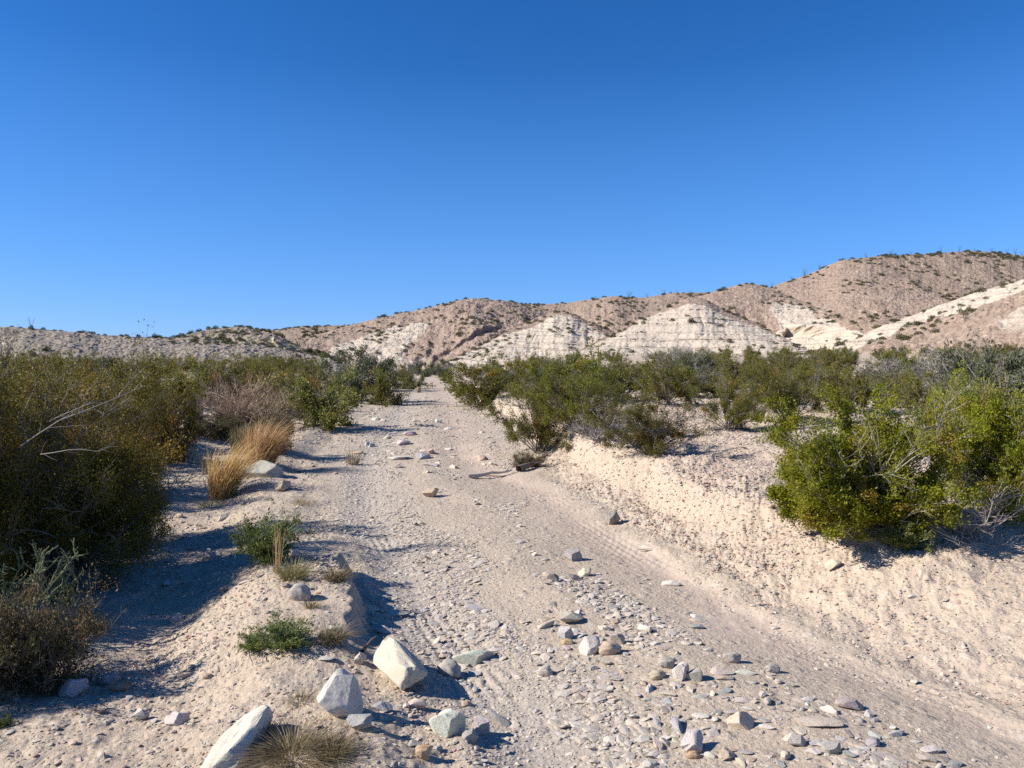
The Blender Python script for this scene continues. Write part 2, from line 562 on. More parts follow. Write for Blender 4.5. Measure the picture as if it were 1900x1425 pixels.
def hill(key, ctrl, white=None, scrub=0.0, rows=170, back=50, gul=(.9, .05, .5), rough=.5, strata=0.0, tilt=.05, lam=1.3, conv=.5, step=1.5, seed=0, ledges=(), steep=.72, grey=0.0):
    """ctrl rows: px, depth of foot, depth of crest, py of crest; optional 5th py of foot"""
    c = np.array([(*r, 0)[:5] for r in ctrl], float)
    c[:, 1] = c[:, 2] - (c[:, 2] - c[:, 1]) * steep
    px = np.arange(c[0, 0], c[-1, 0] + .1, step)
    Db, Dc = np.interp(px, c[:, 0], c[:, 1]), np.interp(px, c[:, 0], c[:, 2])
    # smooth crest line through the control points
    k = np.interp(px, c[:, 0], c[:, 3])
    ker = np.hanning(17)
    ker /= ker.sum()
    k = np.convolve(np.pad(k, 8, mode='edge'), ker, 'valid')
    k = k + .9 * noise(px * .045, px * 0 + seed, seed + 3) + .5 * noise(px * .16, px * 0 + seed, seed + 4)
    dirs = np.array([ray(p, q) for p, q in zip(px, k)])
    zc = CAM_H + dirs[:, 2] / dirs[:, 1] * Dc
    sl_ = dirs[:, 0] / dirs[:, 1]
    zb = H(sl_ * Db, Db) - .5
    t = np.concatenate([np.linspace(0, 1, rows), 1 + (np.arange(1, back + 1) / back) ** 1.5 * 1.6])
    T, P = np.meshgrid(t, px, indexing='ij')
    D = Db + (Dc - Db) * T
    tt = np.clip(T, 0, 1)
    prof = np.where(T <= 1, (1 - conv) * tt + conv * (1 - (1 - tt) ** 1.9), 1 - .9 * np.maximum(T - 1, 0) ** 1.6)
    x, y = sl_ * D, D
    z = zb + (zc - zb) * prof
    z = np.where(T > 1, np.maximum(z, zb - 3), z)
    hgt = np.maximum(zc - zb, .5)
    env = np.clip(4 * tt * (1 - tt), 0, 1) ** .7
    # gullies run down the slope
    warp = 30 * noise(P * .012, T * 2.2 + seed, seed + 11)
    rid = np.abs(noise((P + warp) * gul[1], T * .8 + seed, seed + 12)) * 2
    rid2 = np.abs(noise((P + warp * .6) * gul[1] * 2.7, T * 1.7 + seed, seed + 13)) * 2
    z = z + env * .17 * gul[0] * ((rid - .5) + gul[2] * (rid2 - .4)) * np.clip(hgt / 14, .3, 1.6)
    rf = np.exp(-np.maximum(0, T - 1) * 3) * (.12 + .88 * np.clip(env * 1.5, 0, 1))
    z = z + rough * rf * (fbm(x * .16, y * .16, 5, seed + 20, .6))
    wm = np.zeros_like(x) if white is None else np.clip(white(P, tt, noise(x * .06, y * .06, seed + 31), z), 0, 1)
    z = z + (.24 - .17 * wm) * rf * fbm(x * .9, y * .9, 3, seed + 25, .7)
    if strata:
        ph = (z + tilt * x + .35 * noise(x * .12, y * .12, seed + 41)) / lam
        fl = np.floor(ph)
        fr = ph - fl
        amp = .3 + .7 * (_hash(fl, fl * 0, seed) / 4294967296.0)
        brk = sm((noise(x * .11, fl * 3.7, seed + 42) + .12) * 4)
        y = y - .5 * strata * wm * env ** .5 * amp * (fr ** 1.5 - .5)
        y = y + .55 * strata * wm * env ** .4 * amp * brk * np.exp(-((fr - .1) / .075) ** 2)
        y = y - .25 * strata * wm * brk * np.exp(-((fr - .93) / .07) ** 2)
    for (lp0, lp1, lt0, lt1, th, dep) in ledges:      # undercut ledge: a dark slot below a jutting bed
        q = np.clip((P - lp0) / (lp1 - lp0), 0, 1)
        cen_t = lt0 + (lt1 - lt0) * q + .02 * noise(P * .05, P * 0 + 2.2, seed + 55)
        inx = sm((P - lp0) / 12) * sm((lp1 - P) / 10)
        s_ = (tt - cen_t) / th
        y = y + inx * dep * np.exp(-(s_ + 1) ** 2 * 1.2) - inx * dep * .8 * np.exp(-((s_ - .7) / .9) ** 2)
        z = z - inx * dep * .35 * np.exp(-(s_ + 1.2) ** 2)
    n0, n1 = x.shape
    VV = np.stack([x, y, z], -1).reshape(-1, 3)
    ii = np.arange(n0 * n1).reshape(n0, n1)
    FF = np.stack([ii[:-1, :-1], ii[:-1, 1:], ii[1:, 1:], ii[1:, :-1]], -1).reshape(-1, 4)
    o = link("hill", mesh("hill", VV, FF, M_HILL, {"white": wm.ravel(), "scrub": np.full(n0 * n1, scrub), "grey": np.full(n0 * n1, grey)}, smooth=False))
    o['kind'] = "structure"
    HILLS[key] = dict(V=VV.reshape(n0, n1, 3), px=px, rows=rows, white=wm)
    return o


hill("far_left", [(440, 330, 420, 620), (500, 330, 430, 613), (560, 330, 430, 606), (640, 330, 430, 603), (720, 330, 430, 606), (800, 330, 430, 615)], scrub=.9, rows=60, back=20, seed=100)
hill("far_mid", [(860, 260, 330, 575), (900, 260, 330, 560), (1000, 260, 330, 565), (1050, 260, 330, 562), (1140, 250, 320, 549), (1190, 250, 320, 553), (1250, 250, 320, 543),
                 (1320, 250, 320, 543), (1400, 250, 320, 541), (1460, 250, 320, 545)], scrub=.25, rows=110, gul=(1.1, .022, .5), seed=110)
hill("right_peak", [(1480, 215, 290, 520), (1520, 212, 290, 500), (1570, 210, 290, 482), (1640, 205, 292, 474), (1720, 200, 294, 471), (1800, 195, 296, 465),
                    (1860, 190, 296, 469), (1900, 190, 296, 475), (2000, 190, 290, 482), (2120, 195, 280, 500), (2300, 200, 280, 540)], scrub=.55, gul=(1.8, .014, .4), rough=.7, seed=125, conv=.3)
hill("right_spur", [(1330, 205, 240, 590), (1400, 190, 250, 550), (1440, 175, 255, 528), (1500, 165, 258, 509), (1560, 155, 258, 482), (1600, 150, 254, 481), (1650, 148, 246, 494), (1700, 148, 232, 520), (1750, 150, 216, 550), (1800, 152, 200, 578), (1860, 155, 180, 610)],
     scrub=.12, gul=(.6, .010, .3), rough=.8, seed=120, conv=.25)
hill("mid_big", [(500, 190, 235, 655), (545, 185, 240, 641), (600, 180, 250, 618), (640, 178, 255, 605), (720, 172, 258, 586), (800, 165, 260, 570), (850, 162, 260, 557), (880, 162, 260, 553), (940, 168, 260, 558),
                 (1000, 176, 258, 571), (1060, 190, 255, 588), (1140, 200, 250, 615), (1220, 215, 245, 650)],
     white=lambda P, t, n, z: sm((.62 - t + .55 * n - .45 * sm((P - 780) / 120) - .0011 * np.abs(P - 690)) * 4) * sm((900 - P) / 90) * (1 - .95 * np.exp(-((P - 822) / 38) ** 2)), gul=(1.8, .014, .5), rough=1.0, strata=1.0, seed=130, steep=.8,
     ledges=((755, 800, .12, .16, .07, 2.6), (800, 930, .15, .38, .03, 1.4)))
hill("dark_mound", [(290, 120, 150, 645), (330, 118, 155, 626), (380, 115, 160, 612), (430, 112, 162, 606), (480, 112, 160, 610), (515, 114, 156, 621), (545, 118, 150, 640), (590, 124, 145, 655), (650, 128, 140, 668)],
     white=lambda P, t, n, z: sm((P - 470) / 50) * sm((.75 - t + n * .5) * 4) * .8, scrub=1.7, gul=(2.4, .03, .5), seed=140, rough=.6, strata=.7, grey=.6, ledges=((505, 552, .55, .5, .14, 3.5),))
hill("saddle_peak", [(1200, 165, 215, 640), (1260, 160, 215, 575), (1300, 158, 216, 549), (1340, 154, 217, 536), (1385, 150, 218, 525), (1420, 148, 216, 530), (1470, 140, 208, 552), (1520, 134, 196, 571), (1565, 130, 180, 590),
                     (1592, 128, 160, 604), (1612, 132, 150, 630), (1640, 136, 148, 655)],
     white=lambda P, t, n, z: sm((P - 1402 - 60 * (1 - t) + 30 * n) / 18) * sm((.80 - t + .25 * n) * 9), gul=(1.1, .016, .4), rough=.7, strata=1.6, tilt=.02, lam=1.8, seed=150, conv=.35,
     ledges=((1455, 1606, .36, .55, .045, 4.0), (1420, 1560, .28, .40, .03, 1.5)), steep=.6)
hill("white_west", [(820, 140, 160, 676), (860, 134, 168, 655), (900, 128, 175, 637), (950, 122, 184, 611), (1000, 118, 190, 588), (1030, 116, 190, 577), (1060, 117, 188, 580), (1090, 120, 185, 596), (1120, 124, 176, 616), (1160, 130, 165, 640), (1210, 136, 152, 668)],
     white=lambda P, t, n, z: sm((.88 - t + .35 * n) * 7), gul=(1.2, .03, .5), rough=.45, strata=1.4, tilt=.08, lam=1.7, seed=160, conv=.3, steep=.5)
hill("white_east", [(1030, 128, 140, 676), (1060, 124, 146, 660), (1110, 118, 155, 631), (1170, 110, 163, 598), (1230, 105, 168, 572), (1280, 102, 170, 551), (1305, 101, 169, 553), (1345, 101, 165, 574), (1400, 103, 158, 598), (1450, 107, 148, 624), (1500, 112, 138, 650), (1540, 118, 130, 672)],
     white=lambda P, t, n, z: sm((.90 - t + .2 * n) * 8), gul=(.9, .022, .5), rough=.4, strata=1.2, tilt=.03, lam=1.7, seed=170, conv=.3,
     steep=.5)
hill("left_terrace", [(-500, 62, 95, 590), (-200, 64, 98, 600), (0, 66, 100, 606), (60, 66, 100, 609), (120, 67, 101, 615), (200, 68, 102, 623), (260, 69, 103, 626), (360, 70, 104, 627), (450, 72, 104, 634), (540, 76, 102, 650), (600, 82, 100, 664), (650, 88, 99, 676)],
     white=lambda P, t, n, z: .26 + .35 * n, scrub=.3, gul=(.9, .03, .5), rough=.5, seed=180, conv=.6, grey=.75)
hill("right_near", [(1440, 105, 118, 676), (1500, 96, 120, 660), (1560, 88, 122, 640), (1620, 82, 122, 612), (1700, 74, 120, 582), (1760, 70, 116, 560), (1820, 66, 112, 540), (1900, 62, 108, 518), (2000, 58, 104, 488), (2200, 55, 100, 450), (2500, 55, 100, 430)],
     white=lambda P, t, n, z: .12 + sm((t - .35 + .9 * n) * 3) * .9 - .5 * sm((P - 1800) / 80) * sm((.75 - t) * 6), scrub=.15, gul=(1.6, .022, .5), rough=.9, strata=.9, seed=190, conv=.35, steep=.7)

# ------------------------------------------------------------------ stones
_ICO = {}


def ico(level):
    if level not in _ICO:
        bm = bmesh.new()
        bmesh.ops.create_icosphere(bm, subdivisions=level, radius=1.0)
        _ICO[level] = (np.array([v.co[:] for v in bm.verts]), np.array([[v.index for v in f.verts] for f in bm.faces]))
        bm.free()
    return _ICO[level]


def rock_shape(rng, level=4, planes=11, lo=.5, hi=.9, lump=.12):
    """a sphere cut by random planes: an angular stone about one unit in radius"""
    v, f = ico(level)
    v = v.copy()
    v *= 1 + lump * noise(v[:, 0] * 1.3 + rng.uniform(0, 90), v[:, 1] * 1.3 + v[:, 2] * 1.7, int(rng.integers(999)))[:, None]
    for i in range(planes):
        n = nrm(rng.normal(size=3))
        d = rng.uniform(lo, hi)
        s = v @ n - d
        v -= (.03 * np.logaddexp(0, s / .03))[:, None] * n        # edges a little worn
    if level >= 3:
        a, b = v[:, 0] * 5 + v[:, 2] * 3, v[:, 1] * 5 - v[:, 2] * 2
        k_ = int(rng.integers(999))
        v += nrm(v) * (.03 * fbm(a * .5, b * .5, 4, k_, .6) - .05 * sm(noise(a * .55, b * .55, k_ + 9) * 2 - .35))[:, None]
    v -= (v.max(0) + v.min(0)) / 2
    return v / (v.max(0) - v.min(0)) * 2, f          # a 2-unit box


rk = np.random.default_rng(77)
ROCKS = [mesh("stone", *rock_shape(rk, 5, int(rk.integers(12, 22)), .48, .9, .3), M_ROCK) for _ in range(12)]
ROUND = [mesh("stone", *rock_shape(rk, 4, 7, .72, .98, .2), M_ROCK, smooth=True) for _ in range(5)]
SLABS = [mesh("stone", *rock_shape(rk, 3, int(rk.integers(9, 16)), .38, .8), M_ROCK) for _ in range(14)]
TONE = {"white": (.60, .55, .47), "cream": (.56, .48, .37), "pale grey": (.50, .46, .41), "grey": (.36, .33, .30), "bluish grey": (.335, .335, .325), "pinkish grey": (.41, .35, .305),
        "tan": (.47, .36, .25), "orange tan": (.50, .32, .18), "brown": (.235, .165, .115), "dark grey": (.185, .17, .16)}
PLACED = []            # x, y, radius of every stone set by hand
GR = "stones scattered on the dirt road and its edges"


def put_rock(me, name, x, y, w, h, dpt, tone, label, cat, group, yaw=None, tilt=(0, 0), sink=.28, z=None):
    o = link(name, me)
    zz = float(H(np.array([x]), np.array([y]))[0]) if z is None else z
    o.scale = (w / 2, dpt / 2, h / 2)
    o.rotation_euler = (tilt[0], tilt[1], rk.uniform(0, 6.28) if yaw is None else yaw)
    o.location = (x, y, zz + h * (.5 - sink))
    o.color = (*[c * rk.uniform(.93, 1.07) for c in TONE[tone]], 1)
    return tag(o, label, cat, group)


# (px of middle, py of foot, px wide, px high, tone, kind, yaw, tilt x, tilt y, short phrase, label)
R_ = math.radians
HERO = [
    (632, 1338, 84, 92, "white", 'a', .5, 0, .12, "the big white boulder", "big white angular boulder with a grey scraped top beside the sandy mound"),
    (737, 1258, 92, 66, "cream", 'a', -.9, .1, .35, "the long cream boulder", "long cream boulder lying tilted where the mound drops to the road"),
    (830, 1368, 66, 56, "white", 'a', .2, .1, .05, "the blocky white stone", "blocky white stone with flat faces left of the wheel track"),
    (432, 1436, 118, 92, "white", 'a', .85, 0, -.5, "the long pale slab", "long pale slab leaning up out of the dry grass at the bottom edge"),
    (878, 1230, 76, 26, "pale grey", 'a', .1, 0, .05, "the low grey stone", "low long pale grey stone lying flat on the left wheel track"),
    (834, 1254, 46, 28, "pinkish grey", 'r', -.6, .1, .2, "the purplish cobble", "purplish grey cobble half buried left of the wheel track"),
    (666, 1354, 46, 26, "grey", 'a', .3, 0, 0, "the grey wedge", "grey wedge of stone at the foot of the big white boulder"),
    (708, 1322, 40, 18, "bluish grey", 'a', -.4, 0, .2, "the shaded blue stone", "bluish grey flat stone in the shadow of the big white boulder"),
    (892, 1366, 34, 32, "pale grey", 'a', -.5, .1, .4, "the leaning grey stone", "pale grey stone leaning beside the blocky white stone"),
    (872, 1378, 30, 22, "grey", 's', .4, 0, 0, "the small grey stone", "small grey stone in front of the leaning one by the blocky white stone"),
    (928, 1346, 52, 24, "grey", 's', -.6, .15, .35, "the dark tilted slab", "grey slab tilted on the rim of the left wheel track"),
    (770, 1314, 44, 24, "cream", 's', .2, 0, .05, "the flat cream stone", "flat cream stone behind and left of the blocky white stone"),
    (786, 1410, 30, 26, "orange tan", 'r', .2, 0, 0, "the orange cobble", "orange tan cobble near the bottom edge below the blocky white stone"),
    (838, 1330, 38, 16, "bluish grey", 's', .1, 0, 0, "the bluish flake", "bluish grey flake behind the top of the blocky white stone"),
    (1064, 1042, 34, 20, "grey", 'a', -.2, 0, .15, "the lone grey rock", "lone grey rock standing on the strip between the wheel tracks"),
    (1139, 975, 26, 27, "dark grey", 'a', .9, .1, .2, "the upright dark rock", "upright dark grey rock on the sandy track near the right bank"),
    (799, 924, 29, 19, "tan", 'a', .4, 0, .1, "the tan block", "tan block alone on the far part of the strip between the tracks"),
    (1010, 1255, 30, 18, "cream", 'r', 0, 0, 0, "the round cream cobble", "round cream cobble lying alone on the gravel of the left track"),
    (1094, 1216, 44, 36, "white", 's', .8, 0, -.5, "the tilted white slab", "tilted white slab heading the rock scatter in mid road"),
    (1131, 1216, 44, 24, "tan", 'r', 0, 0, 0, "the banded tan stone", "rounded tan stone just right of the tilted white slab"),
    (1147, 1198, 28, 22, "grey", 's', .5, .2, .2, "the grey disc", "grey disc of stone leaning behind the rounded tan stone"),
    (1263, 1264, 30, 36, "white", 'a', .3, 0, .1, "the upright white stone", "upright white stone at the right end of the rock scatter"),
    (1238, 1240, 32, 20, "pinkish grey", 'r', .2, 0, 0, "the mauve cobble", "mauve grey cobble behind and left of the upright white stone"),
    (1288, 1264, 30, 26, "pinkish grey", 's', -.9, 0, .5, "the leaning brown slab", "pinkish grey slab leaning right of the upright white stone"),
    (1220, 1260, 32, 16, "tan", 'r', .4, 0, 0, "the tan cobble", "tan cobble touching the left side of the upright white stone"),
    (1060, 1156, 46, 20, "pinkish grey", 'a', .2, 0, .1, "the pink grey rock", "pinkish grey rock with a dark right end behind the rock scatter"),
    (1014, 1166, 34, 18, "cream", 's', .7, 0, -.3, "the small cream slab", "small cream slab just left of the pinkish grey rock"),
    (1050, 1188, 30, 22, "white", 'a', .1, .1, 0, "the white peaked stone", "white peaked stone in front of the pinkish grey rock"),
    (1052, 1196, 24, 10, "orange tan", 'r', .1, 0, 0, "the orange chip", "flat orange chip at the foot of the white peaked stone"),
    (882, 1134, 42, 16, "pale grey", 's', .3, 0, .1, "the grey slab on the track", "pale grey slab lying alone on the gravel of the left track"),
    (712, 1176, 48, 22, "bluish grey", 's', -.3, .1, .3, "the blue stone by the mound", "bluish grey stone below the eroded edge of the mound"),
    (685, 1134, 40, 14, "cream", 's', .2, 0, .1, "the flake by the mound", "cream flake lying in the mound shadow at the road edge"),
    (735, 1142, 50, 12, "cream", 's', -.1, 0, 0, "the long cream flake", "long cream flake on the gravel right of the mound"),
    (1246, 1088, 36, 16, "white", 's', -.2, 0, .1, "the white flat stone", "white flat stone on the sandy right track under the bank"),
    (1298, 1154, 34, 16, "white", 's', -.5, .1, .2, "the white brick stone", "brick shaped white stone on the sandy track, right of the strip"),
    (1276, 1142, 24, 12, "pale grey", 's', .7, 0, -.2, "the thin white flake", "thin pale flake just behind the brick shaped white stone"),
    (1293, 1166, 30, 10, "bluish grey", 's', .1, 0, .1, "the bluish pair", "bluish grey flat stone in front of the brick shaped white stone"),
    (1358, 1232, 34, 22, "pinkish grey", 'r', .2, .2, .1, "the round slab", "round pinkish grey slab leaning on a little stack of flat stones"),
    (1340, 1250, 46, 11, "cream", 's', .1, 0, .1, "the stack's top slab", "thin cream slab forming the top of the little stack in the road"),
    (1342, 1262, 36, 12, "tan", 's', .0, 0, 0, "the stack's lower slab", "tan slab forming the foot of the little stack in the road"),
    (1385, 1252, 40, 12, "white", 's', -.1, 0, 0, "the white slab by the stack", "white flat slab right of the little stack of flat stones"),
    (1433, 1248, 28, 16, "grey", 'r', .1, 0, 0, "the grey roundish stone", "grey roundish stone at the right edge of the stones by the sandy track"),
    (1576, 1316, 56, 28, "pinkish grey", 's', .2, .1, .1, "the reddish grey slab", "broad reddish grey slab, largest stone near the lower right"),
    (1522, 1344, 78, 12, "cream", 's', .02, 0, 0, "the long thin slab", "long thin cream slab lying like a plank at the lower right"),
    (1378, 1352, 52, 32, "cream", 'a', .2, 0, 0, "the lumpy cream rock", "lumpy cream rock with a dark right side near the bottom"),
    (1474, 1384, 46, 22, "white", 'a', .1, 0, .1, "the low white rock", "low white rock near the bottom right of the stones"),
    (1540, 1400, 36, 24, "pale grey", 'a', .5, 0, .2, "the grey lump", "pale grey lump right of the low white rock"),
    (1284, 1398, 48, 36, "white", 'a', .6, 0, 0, "the round white rock", "rounded white rock by the bottom edge right of the tread marks"),
    (1286, 1408, 26, 14, "orange tan", 'r', .2, 0, 0, "the yellow cobble", "yellow tan cobble in front of the rounded white rock"),
    (1728, 1396, 42, 12, "white", 's', .05, 0, 0, "the white plate", "white plate of stone at the far lower right"),
    (1718, 1412, 36, 15, "cream", 's', -.2, 0, .1, "the second plate", "cream plate of stone in front of the white one, lower right"),
    (488, 886, 74, 30, "grey", 'a', .1, 0, .05, "the grey shaded boulder", "broad grey boulder half in shade behind the golden grass"),
    (350, 860, 44, 32, "grey", 'a', .2, 0, 0, "the squarish shaded rock", "squarish grey rock in the shaded channel left of the grasses"),
    (556, 1116, 42, 32, "pinkish grey", 'r', .2, .1, .1, "the mound stone", "purplish grey round stone set in the top of the sandy mound"),
    (388, 1038, 26, 20, "pale grey", 'a', .5, 0, 0, "the pale channel stone", "pale stone alone in the deep shade of the channel"),
    (328, 1346, 46, 24, "white", 'a', .3, 0, .2, "the white flat rock", "white flat rock in the stony sunlit patch at lower left"),
    (263, 1338, 26, 22, "white", 'a', .2, 0, .2, "the white chip", "small white block left of the white flat rock"),
    (524, 912, 30, 20, "tan", 'a', .3, 0, .1, "the tan stone", "tan stone in front of the broad grey boulder"),
    (132, 1294, 56, 32, "pale grey", 'a', .2, 0, 0, "the shaded grey rock", "grey rock in shade at the foot of the low bush"),
    (222, 1284, 40, 20, "brown", 'r', .1, 0, 0, "the brown stone", "brown rounded stone where shade and sun meet at lower left"),
    (200, 1272, 42, 22, "grey", 'r', .3, 0, 0, "the grey stone", "grey rounded stone behind the brown one in the shade"),
    (345, 1258, 26, 14, "cream", 's', .2, 0, 0, "the cream chip", "cream flat chip in the shade left of the sandy patch"),
    (620, 1172, 28, 16, "pale grey", 's', .4, 0, .1, "the root stone", "pale grey stone under the dry grass on the mound edge"),
    (668, 1235, 22, 22, "cream", 'a', .4, 0, .1, "the cube stone", "small cream block at the foot of the mound, left of the long cream boulder"),
    (606, 1225, 30, 8, "pale grey", 's', .1, 0, 0, "the thin grey flakes", "thin grey flake just above the big white boulder"),
    (770, 1385, 26, 14, "grey", 's', .6, 0, .2, "the low grey flake", "low grey flake in front of the blocky white stone"),
    (1028, 1080, 22, 14, "dark grey", 's', .9, 0, .4, "the dark chip", "dark chip standing on edge at the near end of the dark stones"),
    (1072, 1078, 40, 12, "dark grey", 's', .3, .2, .3, "the dark flat stone", "dark flat stone tilted on the strip below the lone grey rock"),
    (1085, 1070, 26, 16, "cream", 's', .7, 0, -.3, "the pale flat stone", "cream flat stone leaning on the dark flat stone"),
    (775, 730, 12, 12, "brown", 'a', .2, 0, 0, "the brown far rock", "small brown rock standing far up the road"),
    (742, 853, 40, 10, "white", 's', .1, 0, 0, "the far white slabs", "white slab in the far cluster of stones across the road"),
    (800, 866, 30, 9, "white", 's', .2, 0, 0, "the far white flat", "white flat stone at the front of the far cluster across the road"),
    (920, 884, 34, 8, "cream", 's', .05, 0, 0, "the far plank stone", "cream plank of stone lying where the road meets the bank nose"),
    (1068, 928, 20, 6, "white", 's', .1, 0, 0, "the small far white stone", "small white flake on the sandy track below the bank nose"),
    (1205, 1022, 40, 6, "cream", 's', .05, 0, 0, "the thin flake", "very thin pale flake on the sandy track near the bank foot"),
    (1545, 1058, 30, 18, "cream", 's', .1, 0, 0, "the bank stone", "cream stone set in the bank below the bright green bush"),
    (1690, 1110, 18, 9, "white", 's', .1, 0, 0, "the white bank stone", "small white stone alone on the sloping right bank"),
]
LAND = []
# boulders whose long axis runs towards the viewer: length, breadth, thickness, yaw, tilts, how deep they sit
LONG = {"the long cream boulder": (.45, .22, .18, R_(-57), .1, .12, .24), "the long pale slab": (.50, .23, .19, R_(72), .25, -.30, .2), "the low grey stone": (.25, .13, .10, R_(12), .1, 0, .25)}
for (px, py, w, h, tone, kind, yaw, tx, ty, short, label) in HERO:
    x, y, z = hit(px, py - h * .12)
    k = y / F_PX
    W_, H_ = w * k, h * k
    foot = {'a': ROCKS, 'r': ROUND, 's': SLABS}[kind]
    me = foot[int(rk.integers(len(foot)))]
    if short in LONG:
        L_, B_, T_, yaw_, tx_, ty_, sk_ = LONG[short]
        put_rock(me, "rock", x, y, L_, T_, B_, tone, label, "rock", GR, yaw_, (tx_, ty_), sk_)
        PLACED.append((x, y, L_ / 2))
        LAND.append((short, x, y))
        continue
    flat = kind == 's' and w > 1.7 * h
    hh = H_ * (.62 if flat else 1.02)
    dd = W_ * rk.uniform(.55, .85) if not flat else W_ * rk.uniform(.4, .7)
    put_rock(me, "flat_stone" if kind == 's' else ("cobble" if kind == 'r' else "rock"), x, y, W_ * 1.05, hh * 1.15, dd, tone, label, "stone" if kind != 'a' else "rock", GR, yaw * .4, (tx, ty), .2)
    PLACED.append((x, y, W_ / 2))
    LAND.append((short, x, y))


def relation(x, y, land):
    """where a thing lies beside the nearest landmark, in words"""
    best = min(land, key=lambda s: (s[1] - x) ** 2 + (s[2] - y) ** 2)
    dx, dy = x - best[1], y - best[2]
    d = math.hypot(dx, dy)
    how = ("right of" if dx > 0 else "left of") if abs(dx) > abs(dy) else ("behind" if dy > 0 else "in front of")
    return how, best[0], d


def in_poly(px, py, P):
    c = False
    j = len(P) - 1
    for i in range(len(P)):
        if (P[i][1] > py) != (P[j][1] > py) and px < (P[j][0] - P[i][0]) * (py - P[i][1]) / (P[j][1] - P[i][1]) + P[i][0]:
            c = not c
        j = i
    return c


# zones of loose stones: outline on the ground (as seen), how many, size range, tones, where
ZONES = [
    ([(1000, 1150), (1120, 1120), (1290, 1235), (1320, 1330), (1180, 1300), (1080, 1240)], 84, (.03, .09), ["cream", "pale grey", "white", "tan", "pinkish grey", "grey"], "in the mid road scatter"),
    ([(1200, 1290), (1440, 1250), (1620, 1330), (1800, 1425), (1180, 1425)], 135, (.025, .085), ["cream", "white", "pale grey", "pinkish grey", "tan", "bluish grey"], "among the stones at lower right"),
    ([(670, 1130), (760, 1120), (860, 1240), (960, 1425), (730, 1425), (700, 1260)], 58, (.02, .06), ["pale grey", "cream", "tan", "bluish grey", "grey"], "in the rubble left of the wheel track"),
    ([(60, 1340), (330, 1230), (430, 1250), (470, 1330), (400, 1425), (60, 1425)], 34, (.02, .06), ["cream", "tan", "pinkish grey", "white", "brown"], "in the stony patch at lower left"),
    ([(700, 760), (860, 760), (960, 860), (780, 880), (640, 850)], 52, (.09, .3), ["white", "cream", "pale grey", "tan"], "on the far stretch of road"),
    ([(960, 1060), (1100, 1050), (1200, 1130), (1000, 1140)], 16, (.03, .08), ["dark grey", "pale grey", "cream", "grey"], "on the strip between the tracks"),
]
ZONES.append(([(300, 815), (400, 815), (560, 900), (620, 1000), (440, 1100), (250, 1230), (320, 1000)], 50, (.03, .12), ["pale grey", "tan", "grey", "cream", "brown"], "in the shaded channel"))
GR2 = "loose small stones lying about the road"
for poly, n, (s0, s1), tones, where in ZONES:
    P = np.array(poly, float)
    k = 0
    tries = 0
    while k < n and tries < 4000:
        tries += 1
        px, py = rk.uniform(P[:, 0].min(), P[:, 0].max()), rk.uniform(P[:, 1].min(), P[:, 1].max())
        if not in_poly(px, py, poly) or noise(np.array([px * .012]), np.array([py * .02]), 5)[0] < rk.uniform(-.6, .35):
            continue
        x, y, z = hit(px, py)
        w = s0 + (s1 - s0) * rk.random() ** 1.5
        if any((x - a) ** 2 + (y - b) ** 2 < (r + w * .42) ** 2 for a, b, r in PLACED):
            continue
        tone = tones[int(min(len(tones) - 1, rk.random() ** 1.3 * len(tones)))]
        kind = rk.choice(['s', 's', 's', 's', 'a', 'a', 'r'])
        me = {'a': ROCKS, 'r': ROUND, 's': SLABS}[kind]
        h = w * (rk.uniform(.13, .28) if kind == 's' else rk.uniform(.4, .7))
        how, lm, d = relation(x, y, LAND)
        size = "tiny" if w < s0 + .2 * (s1 - s0) else ("small" if w < s0 + .55 * (s1 - s0) else "larger")
        word = {'s': "flat stone", 'a': "angular stone", 'r': "rounded stone"}[kind]
        lab = f"{size} {tone} {word} {how} {lm}" if d < 9 * s1 else f"{size} {tone} {word} {where}"
        put_rock(me[int(rk.integers(len(me)))], {'s': "flat_stone", 'a': "rock", 'r': "cobble"}[kind], x, y, w * 1.15, h, w * rk.uniform(.5, .9), tone, lab, "stone", GR2,
                 None, (rk.normal() * .14, rk.normal() * .14), .36)
        PLACED.append((x, y, w / 2))
        k += 1

# gravel: too many to count, one object
gv = np.random.default_rng(5)
iv, if_ = ico(1)
PEB = []
for _ in range(16):
    v = rock_shape(gv, 1, 6, .45, .9)[0]
    PEB.append(v)
NP = 230000
r = np.exp(gv.uniform(math.log(2.3), math.log(34), NP))
th = np.radians(gv.uniform(-39, 39, NP))
gx, gy = r * np.sin(th), r * np.cos(th)
xl_, xr_ = lanes(gy)
on = (gx > xl_) & (gx < xr_)
t1_, t2_ = gx - ipl(gy, T1), gx - ipl(gy, T2)
dens = np.where(on, .55, .30)
su = (gx - ipl(gy, T1))
bars = fbm(su * 1.5, gy * .45, 3, 81)              # bars of stones drawn out along the road
dens = np.where(on, np.clip((bars - .02) * 2.4, .03, 1.1) * .75, np.clip(.30 + .9 * fbm(gx * .8, gy * .8, 3, 82), .06, .9) * .55)
dens = np.where(on & (np.abs(t1_) < .4), dens * .6 + .22, dens)
dens = np.where(on & (np.abs(t2_) < .5), dens * .22, dens)
dens = np.where(on & (gy > 13), dens * .6 + .12, dens)
dens = np.where((gx > ipl(gy, T2) + .35) & (gx < xr_ + .3) & (gy < 6), dens * .3, dens)
dens = np.where((gx > xr_) & (gy < 7), dens * .9 + .12, dens)
dens = np.where((gx > xr_ + .05) & (gy > 6), dens * 1.8 + .3, dens)
dens = np.where((gx < xl_ - .1) & (gx > xl_ - .75) & (gy < 5.2), dens * .35, dens)
flake = on & (gv.random(NP) < .32) & (bars > .0) & (np.abs(t2_) > .35)
keep = (gv.random(NP) < dens) | (flake & (gv.random(NP) < .5 * np.clip(bars * 4, 0, 1)))
flake = flake[keep]
